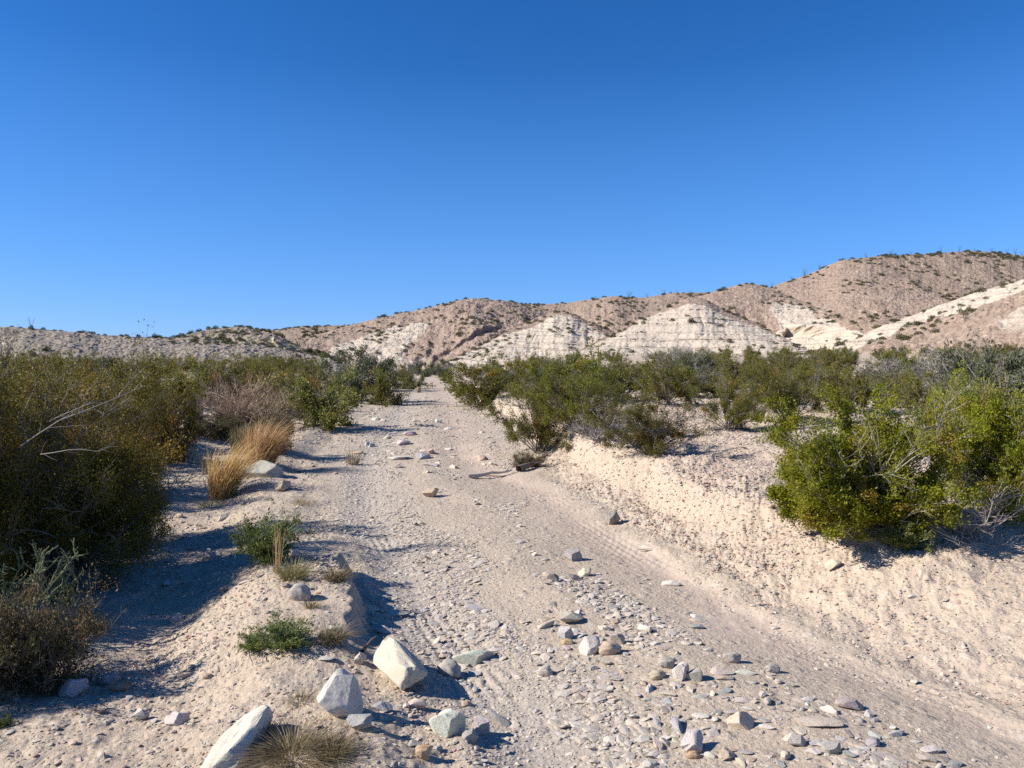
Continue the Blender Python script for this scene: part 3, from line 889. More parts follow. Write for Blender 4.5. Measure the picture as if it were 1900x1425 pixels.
gx, gy, r, on = gx[keep], gy[keep], r[keep], on[keep]
n = len(gx)
size = .0030 + .0105 * gv.random(n) ** 6 + .00085 * r * (1 + gv.random(n) * .6)
size = np.where((gv.random(n) < .02), size * 1.9, size)
size = np.where(flake, (.010 + .026 * gv.random(n) ** 2.5) * (1 + r * .03), size)
gz = H(gx, gy)
pick = gv.integers(0, 16, n)
B = np.array(PEB)[pick]
sc = np.stack([size * gv.uniform(.8, 1.4, n), size * gv.uniform(.6, 1.0, n), size * np.where(flake, gv.uniform(.14, .3, n), gv.uniform(.22, .6, n))], -1)
B = B * sc[:, None, :]
a1, a2 = gv.uniform(0, 6.28, n), gv.normal(0, .25, n)
ca, sa, cb, sb = np.cos(a1), np.sin(a1), np.cos(a2), np.sin(a2)
bx, bz = B[..., 0] * cb[:, None] + B[..., 2] * sb[:, None], -B[..., 0] * sb[:, None] + B[..., 2] * cb[:, None]
bx, by = bx * ca[:, None] - B[..., 1] * sa[:, None], bx * sa[:, None] + B[..., 1] * ca[:, None]
PV = np.stack([bx + gx[:, None], by + gy[:, None], bz + (gz + sc[:, 2] * .25)[:, None]], -1)
tones = np.array([TONE[k] for k in ("cream", "pale grey", "pale grey", "tan", "pinkish grey", "pale grey", "white", "cream", "cream", "grey")])
tn = (.55 * tones[gv.integers(0, len(tones), n)] + .45 * np.array([.46, .39, .31])) * gv.uniform(.8, 1.08, (n, 1))
off_c = np.array([[.50, .40, .31], [.43, .30, .23], [.40, .33, .28], [.36, .22, .165]])[gv.choice(4, n, p=[.45, .3, .19, .06])] * gv.uniform(.75, 1.2, (n, 1))
tn = np.where((~on & (gv.random(n) < .6))[:, None], off_c, tn)
m_ = len(iv)
PF = (if_[None] + (np.arange(n) * m_)[:, None, None]).reshape(-1, 3)
gr = link("gravel", mesh("gravel", PV.reshape(-1, 3), PF, M_GRAVEL, {"tone": np.repeat(tn, m_, 0)}))
gr['kind'] = "stuff"
print("pebbles", n)

# ------------------------------------------------------------------ plants
pr = np.random.default_rng(2024)


def rdir(n, rng):
    return nrm(rng.normal(size=(n, 3)))


def bez(P0, P1, P2, t):
    t = np.asarray(t)[..., None]
    return (1 - t) ** 2 * P0 + 2 * t * (1 - t) * P1 + t ** 2 * P2


def dbez(P0, P1, P2, t):
    t = np.asarray(t)[..., None]
    return nrm(2 * (1 - t) * (P1 - P0) + 2 * t * (P2 - P1))


def tubes(P0, P1, P2, r0, r1, k=5, sides=3):
    n = len(P0)
    r0, r1 = np.broadcast_to(r0, n), np.broadcast_to(r1, n)
    up = np.tile([0.31, 0.17, 0.93], (n, 1))
    rings = []
    for i in range(k):
        t = np.full(n, i / (k - 1))
        c, d = bez(P0, P1, P2, t), dbez(P0, P1, P2, t)
        a = nrm(np.cross(d, up))
        b = np.cross(d, a)
        rad = (r0 + (r1 - r0) * i / (k - 1))[:, None]
        for s in range(sides):
            an = 2 * math.pi * s / sides
            rings.append(c + rad * (math.cos(an) * a + math.sin(an) * b))
    Vt = np.stack(rings, 1).reshape(-1, 3)                    # n, k*sides
    base = np.arange(n)[:, None] * (k * sides)
    f = []
    for i in range(k - 1):
        for s in range(sides):
            s2 = (s + 1) % sides
            f.append(np.stack([i * sides + s, i * sides + s2, (i + 1) * sides + s2, (i + 1) * sides + s]))
    f = np.stack(f)[None] + base[:, :, None]
    return Vt, f.reshape(-1, 4)


def leaves(c, size, rng, up=.35, slim=.5, along=None):
    """one small folded-free rhombus per centre"""
    n = len(c)
    a = rdir(n, rng)
    if along is not None:
        a = nrm(a * .75 + along)
    a[:, 2] += up * .3
    a = nrm(a)
    nn = rdir(n, rng)
    nn[:, 2] = np.abs(nn[:, 2]) + up
    b = nrm(np.cross(a, nn))
    l = (size * rng.uniform(.6, 1.35, n))[:, None]
    Vt = np.stack([c - a * l * .5, c + b * l * slim * .5, c + a * l * .5, c - b * l * slim * .5], 1)
    return Vt.reshape(-1, 3), np.arange(n * 4).reshape(n, 4)


def bush_mesh(rng, R, Ht, n1=16, n2=5, n3=5, per=22, leaf=.03, flat=.3, low=.0, wig=.12, stem_r=.011, bare=.3, dry=.12, sprig=.05, lean=(0, 0), gaps=.4, full=.35):
    """a many-stemmed shrub: returns (wood V, F), (leaf V, F, tint, dry)"""
    azm = rng.uniform(0, 2 * math.pi, n1) + np.arange(n1) * 2.4
    rad = np.sqrt(rng.uniform(.04, 1, n1))
    hh = Ht * (1 - flat * rad ** 2) * rng.uniform(.72, 1.0, n1) * np.where(rng.random(n1) < low, rng.uniform(.3, .6, n1), 1)
    end = np.stack([R * .82 * rad * np.cos(azm) + lean[0] * Ht, R * .82 * rad * np.sin(azm) + lean[1] * Ht, hh * .86], -1)
    st = rng.normal(size=(n1, 3)) * [R * .07, R * .07, 0]
    ctl = st * .6 + end * [.3, .3, .52] + rng.normal(size=(n1, 3)) * wig * R
    P = [(st, ctl, end)]
    lens = np.linalg.norm(end - st, axis=1)

    def kids(par, plen, cnt, t0, ls, upw, outw):
        p0, p1, p2 = par
        i = np.repeat(np.arange(len(p0)), cnt)
        t = rng.uniform(t0, 1.0, len(i))
        s = bez(p0[i], p1[i], p2[i], t)
        d = dbez(p0[i], p1[i], p2[i], t)
        o = s * [1, 1, 0]
        dd = nrm(d * .8 + rdir(len(i), rng) * .95 + nrm(o) * outw + np.array([0, 0, upw]))
        L = plen[i] * rng.uniform(ls[0], ls[1], len(i))
        e = s + dd * L[:, None]
        e[:, 2] = np.maximum(e[:, 2], .02 * Ht)
        m = (s + e) / 2 + rdir(len(i), rng) * L[:, None] * wig * .9
        return (s, m, e), L, i
    c2, l2, _ = kids(P[0], lens, n2, bare, (.22, .45), .25, .25)
    c3, l3, i3 = kids(c2, l2, n3, .25, (.3, .6), .3, .15)
    wv, wf = merge([tubes(*P[0], stem_r, stem_r * .45, 6, 4), tubes(*c2, stem_r * .5, stem_r * .22, 4, 3), tubes(*c3, stem_r * .26, stem_r * .12, 3, 3)])
    # sprigs of leaves along the outer twigs, some twigs bare
    live = rng.random(len(l2)) > gaps * .6
    dens = np.where(live[i3], (.08 + 1.9 * rng.random(len(l2)) ** 2.0)[i3] * rng.uniform(.5, 1.1, len(i3)), .03)
    cnt = rng.poisson(per * dens)
    j = np.repeat(np.arange(len(i3)), cnt)
    t = rng.uniform(full - .25, 1.06, len(j))
    c = bez(c3[0][j], c3[1][j], c3[2][j], t) + rng.normal(size=(len(j), 3)) * sprig * Ht * .5
    c[:, 2] = np.maximum(c[:, 2], .012)
    lv, lf = leaves(c, leaf, rng, along=dbez(c3[0][j], c3[1][j], c3[2][j], np.clip(t, 0, 1)) * .5)
    twt = rng.random(len(i3))
    twt = .65 * rng.random(len(l2))[i3] + .35 * twt
    tint = np.clip(.62 * twt[j] + .38 * rng.random(len(j)), 0, 1)
    dr = np.where((rng.random(len(l2)) < dry)[i3], rng.uniform(.4, 1, len(i3)), rng.uniform(0, .2, len(i3)))[j]
    return (wv, wf), (lv, lf, np.repeat(tint, 4), np.repeat(dr, 4))


def shrub(name, label, cat, mshs, x, y, scale, rot, group, z=None, squash=1.0, sink=.03):
    """an Empty at the foot that parents foliage and branches"""
    r = bpy.data.objects.new(name, None)
    COL.objects.link(r)
    zz = float(H(np.array([x]), np.array([y]))[0]) if z is None else z
    r.location = (x, y, zz - sink * scale)
    r.rotation_euler = (0, 0, rot)
    r.scale = (scale, scale, scale * squash)
    r.empty_display_size = .1
    tag(r, label, cat, group)
    for nm, me in mshs:
        link(nm, me, r)
    return r


SAMPLE = {}


def protos(seed, leafmat, woodmat, count=1, **kw):
    out = []
    for i in range(count):
        rng = np.random.default_rng(seed + i)
        (wv, wf), (lv, lf, ti, dr) = bush_mesh(rng, **kw)
        fo = mesh("foliage", lv, lf, leafmat, {"tint": ti, "dry": dr})
        br = mesh("branches", wv, wf, woodmat)
        fo['tall'] = float(np.percentile(lv[:, 2], 98))
        fo['reach'] = float(np.percentile(np.hypot(lv[:, 0], lv[:, 1]), 96))
        SAMPLE[fo.name] = lv[::9]
        out.append([("foliage", fo), ("branches", br)])
    return out


# prototypes about one metre tall, one metre in radius
NEAR_OLIVE = protos(300, L_OLIVE, W_DARK, 3, R=.95, Ht=1.25, n1=26, n2=6, n3=7, per=88, leaf=.021, flat=.3, low=.3, bare=.28, sprig=.042, stem_r=.010)
MID_OLIVE = protos(320, L_OLIVE, W_DARK, 5, R=1.0, Ht=1.0, n1=24, n2=6, n3=5, per=38, leaf=.036, flat=.35, low=.3, bare=.34, sprig=.048, stem_r=.010)
MID_GREEN = protos(340, L_YG, W_DARK, 3, R=1.0, Ht=1.0, n1=24, n2=6, n3=5, per=36, leaf=.044, flat=.35, low=.5, bare=.2, sprig=.09, stem_r=.010, dry=.2)
NEAR_RUSTY = protos(360, L_RUSTY, W_DARK, 3, R=.9, Ht=1.6, n1=34, n2=8, n3=7, per=150, leaf=.018, flat=.5, wig=.2, low=.45, bare=.18, sprig=.05, dry=.2, stem_r=.009)
MID_RUSTY = protos(380, L_RUSTY, W_DARK, 3, R=1.0, Ht=1.0, n1=24, n2=6, n3=6, per=40, leaf=.04, flat=.35, low=.45, bare=.2, sprig=.09, dry=.2, stem_r=.009)
GREY_SHRUB = protos(400, L_GREY, W_GREY, 3, R=1.0, Ht=1.0, n1=30, n2=8, n3=8, per=7, leaf=.04, flat=.35, low=.3, bare=.15, sprig=.08, dry=.3, stem_r=.010)
TEAL_SHRUB = protos(420, L_TEAL, W_GREY, 2, R=.9, Ht=1.0, n1=26, n2=7, n3=6, per=30, leaf=.04, flat=.4, low=.4, bare=.15, sprig=.07, dry=.05, stem_r=.009)
PINK_SHRUB = protos(440, L_STRAW, W_PINK, 1, R=.95, Ht=1.0, n1=70, n2=9, n3=8, per=2, leaf=.02, flat=.45, low=.35, bare=.1, sprig=.04, dry=.6, stem_r=.009)
HERO_BRIGHT = protos(460, L_BRIGHT, W_GREY, 1, R=.72, Ht=1.0, n1=52, n2=7, n3=7, per=120, leaf=.021, flat=.22, low=.6, bare=.2, sprig=.042, dry=.12, stem_r=.006, gaps=.12)
HERO_WIDE = protos(470, L_BRIGHT, W_GREY, 1, R=1.05, Ht=1.0, n1=54, n2=7, n3=7, per=115, leaf=.021, flat=.28, low=.3, bare=.35, sprig=.042, dry=.3, stem_r=.007, gaps=.12)
LOW_DRAB = protos(480, L_DRAB, W_DARK, 2, R=1.1, Ht=1.0, n1=50, n2=7, n3=6, per=30, leaf=.035, flat=.4, low=.5, bare=.1, sprig=.08, dry=.5, stem_r=.008)
SMALL_GREEN = protos(490, L_FORB, W_GREEN, 2, R=.7, Ht=1.0, n1=60, n2=5, n3=4, per=14, leaf=.05, flat=.35, low=.4, bare=.1, sprig=.06, dry=.25, stem_r=.010)

BUSHES = []          # x, y, r
BLAND = []           # landmarks among the bushes


def put_bush(kind, px, py, top, wide, label, short=None, name="creosote_bush", cat="bush", group=None, D=None, rot=None):
    if D is None:
        x, y, z = hit(px, py)
    else:
        x, y, z = at_depth(px, py, D)
        z = float(H(np.array([x]), np.array([y]))[0])
    k = kind[int(pr.integers(len(kind)))]
    v = SAMPLE[k[0][1].name]
    ro = pr.uniform(0, 6.28) if rot is None else rot
    vx, vy = v[:, 0] * math.cos(ro) - v[:, 1] * math.sin(ro), v[:, 0] * math.sin(ro) + v[:, 1] * math.cos(ro)
    s, q = wide / 2 * y / F_PX / k[0][1]['reach'], 1.0
    c_, n_ = math.cos(PITCH), math.sin(PITCH)
    for _ in range(7):                    # the size at which the bush spans what it spans in the photograph
        wx, wy, wz = x + vx * s, np.maximum(y + vy * s, .5), z - .03 * s + v[:, 2] * s * q - CAM_H
        f_, u_ = wy * c_ - wz * n_, wy * n_ + wz * c_
        sx, sy = 950 + F_PX * wx / f_, 712.5 - F_PX * u_ / f_
        s *= min(1.6, max(.6, wide / (np.percentile(sx, 98.5) - np.percentile(sx, 1.5))))
        d_ = (np.percentile(sy, 1.0) - top) * y / F_PX
        q = max(.25, q + .8 * d_ / (s * k[0][1]['tall']))
    h, rad = s * q * k[0][1]['tall'], s * k[0][1]['reach']
    shrub(name, label, cat, k, x, y, s, ro, group, squash=q)
    BUSHES.append((x, y, rad))
    if short:
        BLAND.append((short, x, y))
    return x, y, h


GB = "creosote bushes along the wash"
# the right bank
put_bush(HERO_BRIGHT, 1592, 985, 752, 312, "bright green bush standing on the lip of the right bank", "the bright green bank bush", group=GB)
put_bush(HERO_WIDE, 1860, 945, 728, 300, "bright green and rusty bush at the right edge over grey dead stems", "the bush at the right edge", group=GB)
put_bush(SMALL_GREEN, 1676, 1016, 968, 92, "small low olive sprig on the gravel below the bright green bank bush", name="low_shrub")
put_bush(NEAR_OLIVE, 1205, 842, 733, 186, "yellowish green bush overhanging the bank halfway to the bank nose", "the overhanging bush", group=GB)
put_bush(NEAR_OLIVE, 1000, 836, 690, 176, "dark olive bush tumbling down the bank nose to the road", "the bush on the bank nose", group=GB)
put_bush(NEAR_OLIVE, 1075, 800, 676, 170, "tall olive bush just behind the one tumbling down the bank nose", "the tall bush behind the nose", group=GB)
put_bush(MID_OLIVE, 890, 756, 664, 120, "olive bush touching the right side of the far road", "the roadside olive bush", group=GB)
put_bush(MID_OLIVE, 1030, 752, 652, 170, "tallest bush right of the road, its brownish crown against the white hill", "the tallest right bush", group=GB)
put_bush(NEAR_OLIVE, 1352, 796, 688, 150, "open vase shaped bush with bare dark stems standing on clear sand", "the vase shaped bush", group=GB)
put_bush(NEAR_OLIVE, 1462, 782, 676, 150, "open bush on sand just right of the vase shaped one", "the second sand bush", group=GB)
put_bush(MID_OLIVE, 1580, 766, 690, 120, "brownish olive bush behind the bright green bank bush", "the brownish bush", group=GB)
put_bush(MID_OLIVE, 1712, 782, 700, 150, "low spreading bush on a sandy hump behind the two bright bushes", "the low spreading bush", group=GB)
put_bush(TEAL_SHRUB, 1850, 786, 650, 190, "tall bush with pale bare twigs rising at the right edge", "the tall twiggy bush", name="mesquite_shrub")
put_bush(MID_OLIVE, 1240, 752, 672, 140, "rounded olive bush between the tallest bush and the vase shaped one", "the rounded bush", group=GB)
put_bush(MID_OLIVE, 1150, 745, 668, 120, "olive bush right beside the tallest one", "the side olive bush", group=GB)
put_bush(MID_OLIVE, 940, 728, 664, 100, "olive bush between the road and the tallest bush", "the mid roadside bush", group=GB)
put_bush(GREY_SHRUB, 1660, 735, 668, 130, "grey twiggy shrub in front of the pale slope", "the grey twiggy shrub", name="grey_shrub", cat="shrub", group="grey twiggy shrubs on the right flat")
put_bush(GREY_SHRUB, 1770, 745, 655, 140, "broad grey shrub left of the tall twiggy bush", "the broad grey shrub", name="grey_shrub", cat="shrub", group="grey twiggy shrubs on the right flat")
put_bush(GREY_SHRUB, 1260, 712, 650, 90, "grey shrub under the white hill's middle", "the grey shrub under the white hill", name="grey_shrub", cat="shrub", group="grey twiggy shrubs on the right flat")
put_bush(GREY_SHRUB, 1105, 790, 745, 130, "low grey dead shrub between the bank nose and the overhanging bush", None, name="grey_shrub", cat="shrub", group="grey twiggy shrubs on the right flat")
# the left side
put_bush(NEAR_RUSTY, 105, 1075, 705, 370, "big dark rusty topped bush filling the left edge", "the big rusty bush", group=GB)
put_bush(NEAR_RUSTY, 210, 1010, 722, 180, "dark bush reaching the channel right of the big rusty one", "the bush at the channel", group=GB)
put_bush(NEAR_RUSTY, -90, 1120, 745, 300, "tall bush cut off by the left edge of the picture", None, group=GB)
put_bush(NEAR_RUSTY, 30, 920, 652, 250, "tallest rusty bush rising behind the big one", "the tallest rusty bush", group=GB)
put_bush(NEAR_RUSTY, 150, 895, 690, 210, "rusty brown bush between the tallest rusty bush and the channel", "the mid rusty bush", group=GB)
put_bush(MID_RUSTY, 310, 852, 690, 150, "dark green bush with bare grey stems behind the shaded rock", "the grey stemmed bush", group=GB)
put_bush(LOW_DRAB, 55, 1275, 1095, 270, "low drab shrub with brown seed heads at the left edge", "the low drab shrub", name="low_shrub", cat="shrub")
put_bush(PINK_SHRUB, 450, 812, 704, 172, "leafless pinkish shrub behind the golden grass", "the pinkish dry shrub", name="dry_shrub", cat="shrub")
put_bush(MID_GREEN, 600, 792, 694, 170, "yellow green bush close to the left side of the road", "the yellow green roadside bush", group=GB)
put_bush(MID_GREEN, 530, 775, 700, 120, "yellow green bush behind the pinkish dry shrub", "the yellow green bush", group=GB)
put_bush(MID_GREEN, 712, 752, 686, 96, "yellow green bush lining the far road", "the far yellow green bush", group=GB)
put_bush(TEAL_SHRUB, 652, 745, 650, 130, "tall grey green shrub standing above its neighbours left of the road", "the tall grey green shrub", name="mesquite_shrub", cat="shrub")
put_bush(TEAL_SHRUB, 705, 725, 664, 70, "smaller grey green shrub just right of the tall one", None, name="mesquite_shrub", cat="shrub")
put_bush(MID_GREEN, 762, 722, 682, 50, "dark green bush at the left where the road vanishes", "the vanishing point bush", group=GB)
put_bush(TEAL_SHRUB, 822, 700, 668, 46, "grey green shrub closing the far end of the road", None, name="mesquite_shrub", cat="shrub", D=112)
put_bush(TEAL_SHRUB, 788, 700, 672, 40, "darker grey green shrub just left of where the road ends", None, name="mesquite_shrub", cat="shrub", D=118)
put_bush(LOW_DRAB, 500, 840, 770, 90, "grey green low shrub at the back of the golden grass", None, name="low_shrub", cat="shrub")
put_bush(SMALL_GREEN, 497, 1042, 958, 112, "small leafy green shrub in the shade before the road", "the small leafy shrub", name="low_shrub", cat="shrub")
put_bush(LOW_DRAB, 400, 812, 770, 110, "low grey shrub left of the pinkish dry one", None, name="low_shrub", cat="shrub")
put_bush(SMALL_GREEN, 5, 1350, 1325, 40, "tiny green sprig at the left edge near the bottom", None, name="weed_plant", cat="weed")
put_bush(SMALL_GREEN, 532, 1200, 1140, 92, "green leafy weed growing on the sandy mound", "the mound weed", name="weed_plant", cat="weed")
put_bush(SMALL_GREEN, 470, 1205, 1165, 50, "small green weed left of the leafy one on the mound", None, name="weed_plant", cat="weed")
put_bush(LOW_DRAB, 985, 866, 838, 60, "little brown scrub of roots and sticks at the toe of the bank nose", None, name="low_shrub", cat="shrub")


def name_for(kind):
    return {"o": ("creosote_bush", "olive bush"), "r": ("creosote_bush", "rusty bush"), "g": ("creosote_bush", "yellow green bush"), "y": ("grey_shrub", "grey twiggy shrub"), "t": ("mesquite_shrub", "grey green shrub")}[kind]


KIND = {"o": MID_OLIVE, "r": MID_RUSTY, "g": MID_GREEN, "y": GREY_SHRUB, "t": TEAL_SHRUB}


def fill(side, n, y0, y1, weights, group):
    k = tries = 0
    while k < n and tries < 6000:
        tries += 1
        y = math.exp(pr.uniform(math.log(y0), math.log(y1)))
        a = math.radians(pr.uniform(-37, 37))
        x = y * math.tan(a)
        xl, xr = lanes(np.array([y]))
        rad = pr.uniform(.75, 1.35) * (1 + .004 * y)
        if side > 0 and x < xr[0] + .55 * rad + .3:
            continue
        if side < 0 and x > xl[0] - .5 * rad - (.25 if y > 23 else 1.7 + .1 * (y - 9) + .5 * rad):
            continue
        if side > 0 and y < 21 and noise(np.array([x * .2]), np.array([y * .2]), 9)[0] < 0:
            continue
        if any((x - u) ** 2 + (y - v) ** 2 < (.62 * (rad + w)) ** 2 for u, v, w in BUSHES):
            continue
        if -7.6 < x < -3.5 and 8.4 < y < 10.8:
            continue
        kd = pr.choice(list(weights), p=list(weights.values()))
        h = rad * pr.uniform(.95, 1.3) if kd != 'y' else rad * pr.uniform(.8, 1.1)
        h = min(h * (.80 if side > 0 else .88), 1.5)
        if side < 0 and y > 20:
            h = min(h, 1.45)
        m = KIND[kd][int(pr.integers(len(KIND[kd])))]
        nm, word = name_for(kd)
        how, lm, d = relation(x, y, BLAND)
        hw = "tall" if h > 1.45 else ("low" if h < 1.05 else "mid sized")
        pxx = 950 + F_PX * x / y
        below = next(n_ for lim, n_ in ((330, "the low left terrace"), (560, "the dark mound"), (830, "the broad pink hill"), (1130, "the pointed white hill"), (1480, "the banded white hill"), (1650, "the undercut cliff"), (9999, "the big right hill")) if pxx < lim)
        far = "" if d < 5 else ("some way " if d < 11 else "well ")
        shrub(nm, f"{hw} {word} {far}{how} {lm}" if y < 42 else f"{hw} {word} in the far scrub below {below}", "bush" if kd in "org" else "shrub", m, x, y, rad, pr.uniform(0, 6.28), group, squash=h / rad / m[0][1]['tall'])
        BUSHES.append((x, y, rad))
        if y < 45 and k % 4 == 0:
            pass
        k += 1
    print("fill", side, k)


fill(1, 118, 15, 98, {"o": .62, "g": .08, "y": .2, "t": .1}, "bushes on the flat right of the road")
fill(-1, 28, 8.5, 17, {"o": .2, "r": .8}, "bushes on the flat left of the road")
fill(-1, 85, 15, 72, {"o": .55, "r": .2, "g": .13, "y": .05, "t": .07}, "bushes on the flat left of the road")
# dark bushes left of the picture that shade the channel
for (x, y, rad, h) in ((-4.9, 3.9, 1.1, 1.6), (-4.9, 5.9, 1.1, 1.9), (-5.6, 2.4, 1.0, 1.3), (-5.3, 7.4, 1.0, 1.45)):
    kk = NEAR_RUSTY[int(pr.integers(3))]
    shrub("creosote_bush", "tall rusty bush standing left of the big rusty bush", "bush", kk, x, y, rad, pr.uniform(0, 6), "bushes beyond the left edge", squash=h / rad / kk[0][1]['tall'])

# ------------------------------------------------------------------ grasses, cactus, sticks


def tuft_mesh(name, rng, n, R, Ht, w, mat, lean=(0, 0), droop=.5, spread=1.0, dry=.3):
    a = rng.uniform(0, 2 * math.pi, n)
    q = np.sqrt(rng.random(n))
    base = np.stack([R * .45 * q * np.cos(a), R * .45 * q * np.sin(a), np.zeros(n)], -1)
    out = np.stack([np.cos(a), np.sin(a), np.zeros(n)], -1) * (R * spread * q * rng.uniform(.4, 1.1, n))[:, None]
    h = Ht * rng.uniform(.45, 1.0, n)
    tip = base + out + np.stack([lean[0] * h, lean[1] * h, h * (1 - droop * q * rng.random(n))], -1) + rng.normal(size=(n, 3)) * Ht * .05
    tip[:, 2] = np.maximum(tip[:, 2], .02 * Ht)
    ctl = base + out * .25 + np.stack([lean[0] * h * .2, lean[1] * h * .2, h * .7], -1) + rng.normal(size=(n, 3)) * Ht * .06
    side = nrm(np.cross(rdir(n, rng), np.array([0, 0, 1.0])))
    rows = []
    for k, ww in ((0, 1), (.35, .9), (.7, .6), (1, .12)):
        c = bez(base, ctl, tip, np.full(n, k))
        rows += [c - side * w * ww * .5, c + side * w * ww * .5]
    Vt = np.stack(rows, 1).reshape(-1, 3)
    b0 = np.arange(n)[:, None] * 8
    F = np.concatenate([b0 + np.array([[0, 1, 3, 2]]), b0 + np.array([[2, 3, 5, 4]]), b0 + np.array([[4, 5, 7, 6]])])
    tint = np.repeat(rng.random(n), 8)
    dr = np.repeat(np.where(rng.random(n) < dry, rng.uniform(.4, 1, n), .05), 8)
    return mesh(name, Vt, F, mat, {"tint": tint, "dry": dr})


def put_tuft(name, px, py, w, h, n, mat, label, cat, group=None, lean=(0, 0), droop=.5, spread=1.0, blade=.006, dry=.3, D=None):
    if D:
        x, y, z = at_depth(px, py, D)
    else:
        x, y, z = hit(px, py)
    k = y / F_PX
    me = tuft_mesh(name, pr, n, w * k / 2, h * k * 1.1, blade, mat, lean, droop, spread, dry)
    o = link(name, me, None, (x, y, z - .01))
    return tag(o, label, cat, group)


GG = "golden grass clumps at the channel"
put_tuft("grass_clump", 410, 926, 88, 112, 760, L_GOLD, "golden dry grass clump nearest the channel, leaning right over the broad boulder", "grass clump", GG, (.42, 0), .5, 1.15, .0075)
put_tuft("grass_clump", 482, 866, 100, 92, 1000, L_GOLD, "paler golden grass clump in front of the pinkish dry shrub", "grass clump", GG, (.30, 0), .45, 1.05, .009)
put_tuft("grass_clump", 445, 842, 60, 60, 380, L_STRAW, "short straw clump between the two golden ones and the channel", "grass clump", GG, (.15, 0), .4, 1.0, .008)
put_tuft("grass_tuft", 382, 880, 30, 60, 60, L_STRAW, "thin greenish stalks left of the golden grass clump", "grass tuft", None, (.1, 0), .2, .8, .006)
GT = "dry grass tufts on the sandy mound"
put_tuft("grass_tuft", 545, 1075, 82, 46, 420, L_STRAW, "green and straw grass tuft on the far crest of the mound", "grass tuft", GT, (.15, -.1), .8, 1.4, .0035, .2)
put_tuft("grass_tuft", 622, 1078, 70, 36, 300, L_STRAW, "dry grass hanging over the eroded edge of the mound", "grass tuft", GT, (.3, -.1), .9, 1.4, .0035, .5)
put_tuft("grass_tuft", 513, 1062, 26, 92, 26, L_GOLD, "tall thin dry stalks beside the small leafy shrub", "grass tuft", GT, (.05, 0), .2, .7, .004, .6)
put_tuft("grass_tuft", 612, 1192, 90, 42, 360, L_STRAW, "dry grass tuft spilling over the mound edge above the road", "grass tuft", GT, (.3, -.1), .9, 1.3, .003, .5)
put_tuft("grass_tuft", 545, 1402, 190, 44, 1000, L_STRAW, "broad dry grass tuft in front of the big white boulder", "grass tuft", GT, (.25, -.2), 1.0, 1.9, .0026, .45)
put_tuft("grass_tuft", 615, 1400, 110, 42, 480, L_STRAW, "dry greenish tuft at the right end of the broad grass", "grass tuft", GT, (.1, 0), .8, 1.3, .0028, .3)
put_tuft("grass_tuft", 560, 1300, 80, 26, 160, L_STRAW, "sparse flattened grass left of the big white boulder", "grass tuft", GT, (.2, -.1), 1.0, 1.6, .0025, .5)
put_tuft("grass_tuft", 490, 1370, 60, 44, 140, L_STRAW, "dark thin grass right behind the long pale slab", "grass tuft", GT, (.1, .1), .7, 1.4, .0028, .1)
put_tuft("grass_tuft", 578, 1128, 40, 26, 110, L_STRAW, "little dry tuft right of the round stone on the mound", "grass tuft", GT, (.2, -.1), .8, 1.3, .003, .3)
put_tuft("grass_tuft", 655, 862, 40, 40, 90, L_STRAW, "wisp of dead grass on the berm left of the road", "grass tuft", None, (.1, -.2), 1.0, 1.6, .006, .6)
put_tuft("grass_tuft", 160, 1180, 90, 60, 220, L_STRAW, "thin dry grass at the right side of the low drab shrub", "grass tuft", None, (.3, 0), .8, 1.4, .003, .3)
put_tuft("grass_tuft", 90, 1285, 110, 60, 260, L_STRAW, "drooping dry grass under the low drab shrub", "grass tuft", None, (.2, -.1), .9, 1.4, .003, .4)
for (px, py, w, h, lab) in ((390, 940, 80, 22, "low green grass at the foot of the golden clump"), (560, 935, 60, 16, "flattened dry grass right of the tan stone"),
                            (470, 990, 60, 18, "low sparse grass left of the small leafy shrub"), (195, 1090, 60, 50, "thin pale stalks at the foot of the bush at the channel")):
    put_tuft("grass_tuft", px, py, w, h, 130, L_STRAW, lab, "grass tuft", None, (.2, 0), .8, 1.3, .004, .4)


def rods(name, segs, mat, sides=5):
    """segs: (p0, p1, p2, r0, r1)"""
    P = [np.array([s_[i] for s_ in segs], float) for i in range(3)]
    r0, r1 = np.array([s_[3] for s_ in segs]), np.array([s_[4] for s_ in segs])
    v, f = tubes(P[0], P[1], P[2], r0, r1, 7, sides)
    return mesh(name, v, f, mat, smooth=True)


def cactus():
    rng = np.random.default_rng(8)
    stem, spine = [], []

    def grow(p, d, L, r, lev):
        e = p + d * L
        m = (p + e) / 2 + rng.normal(size=3) * L * .1
        stem.append((p, m, e, r, r * .85))
        for k in range(int(L / .018)):
            t = rng.random()
            c = bez(p, m, e, np.array(t))
            dd = nrm(rng.normal(size=3))
            spine.append((c, c + dd * .02, c + dd * .035, .0012, .0006))
        if lev < 3:
            for _ in range(int(rng.integers(1, 3)) if lev else 3):
                t = rng.uniform(.45, 1)
                nd = nrm(d + rng.normal(size=3) * .7 + np.array([0, 0, .35]))
                grow(bez(p, m, e, np.array(t)), nd, L * rng.uniform(.55, .85), r * .85, lev + 1)
    for i in range(6):
        a = i * 1.05 + rng.uniform(0, .4)
        grow(np.array([.05 * math.cos(a), .05 * math.sin(a), 0.]), nrm(np.array([math.cos(a) * .7, math.sin(a) * .7, 1.0])), rng.uniform(.2, .34), .0075, 0)
    return stem, spine


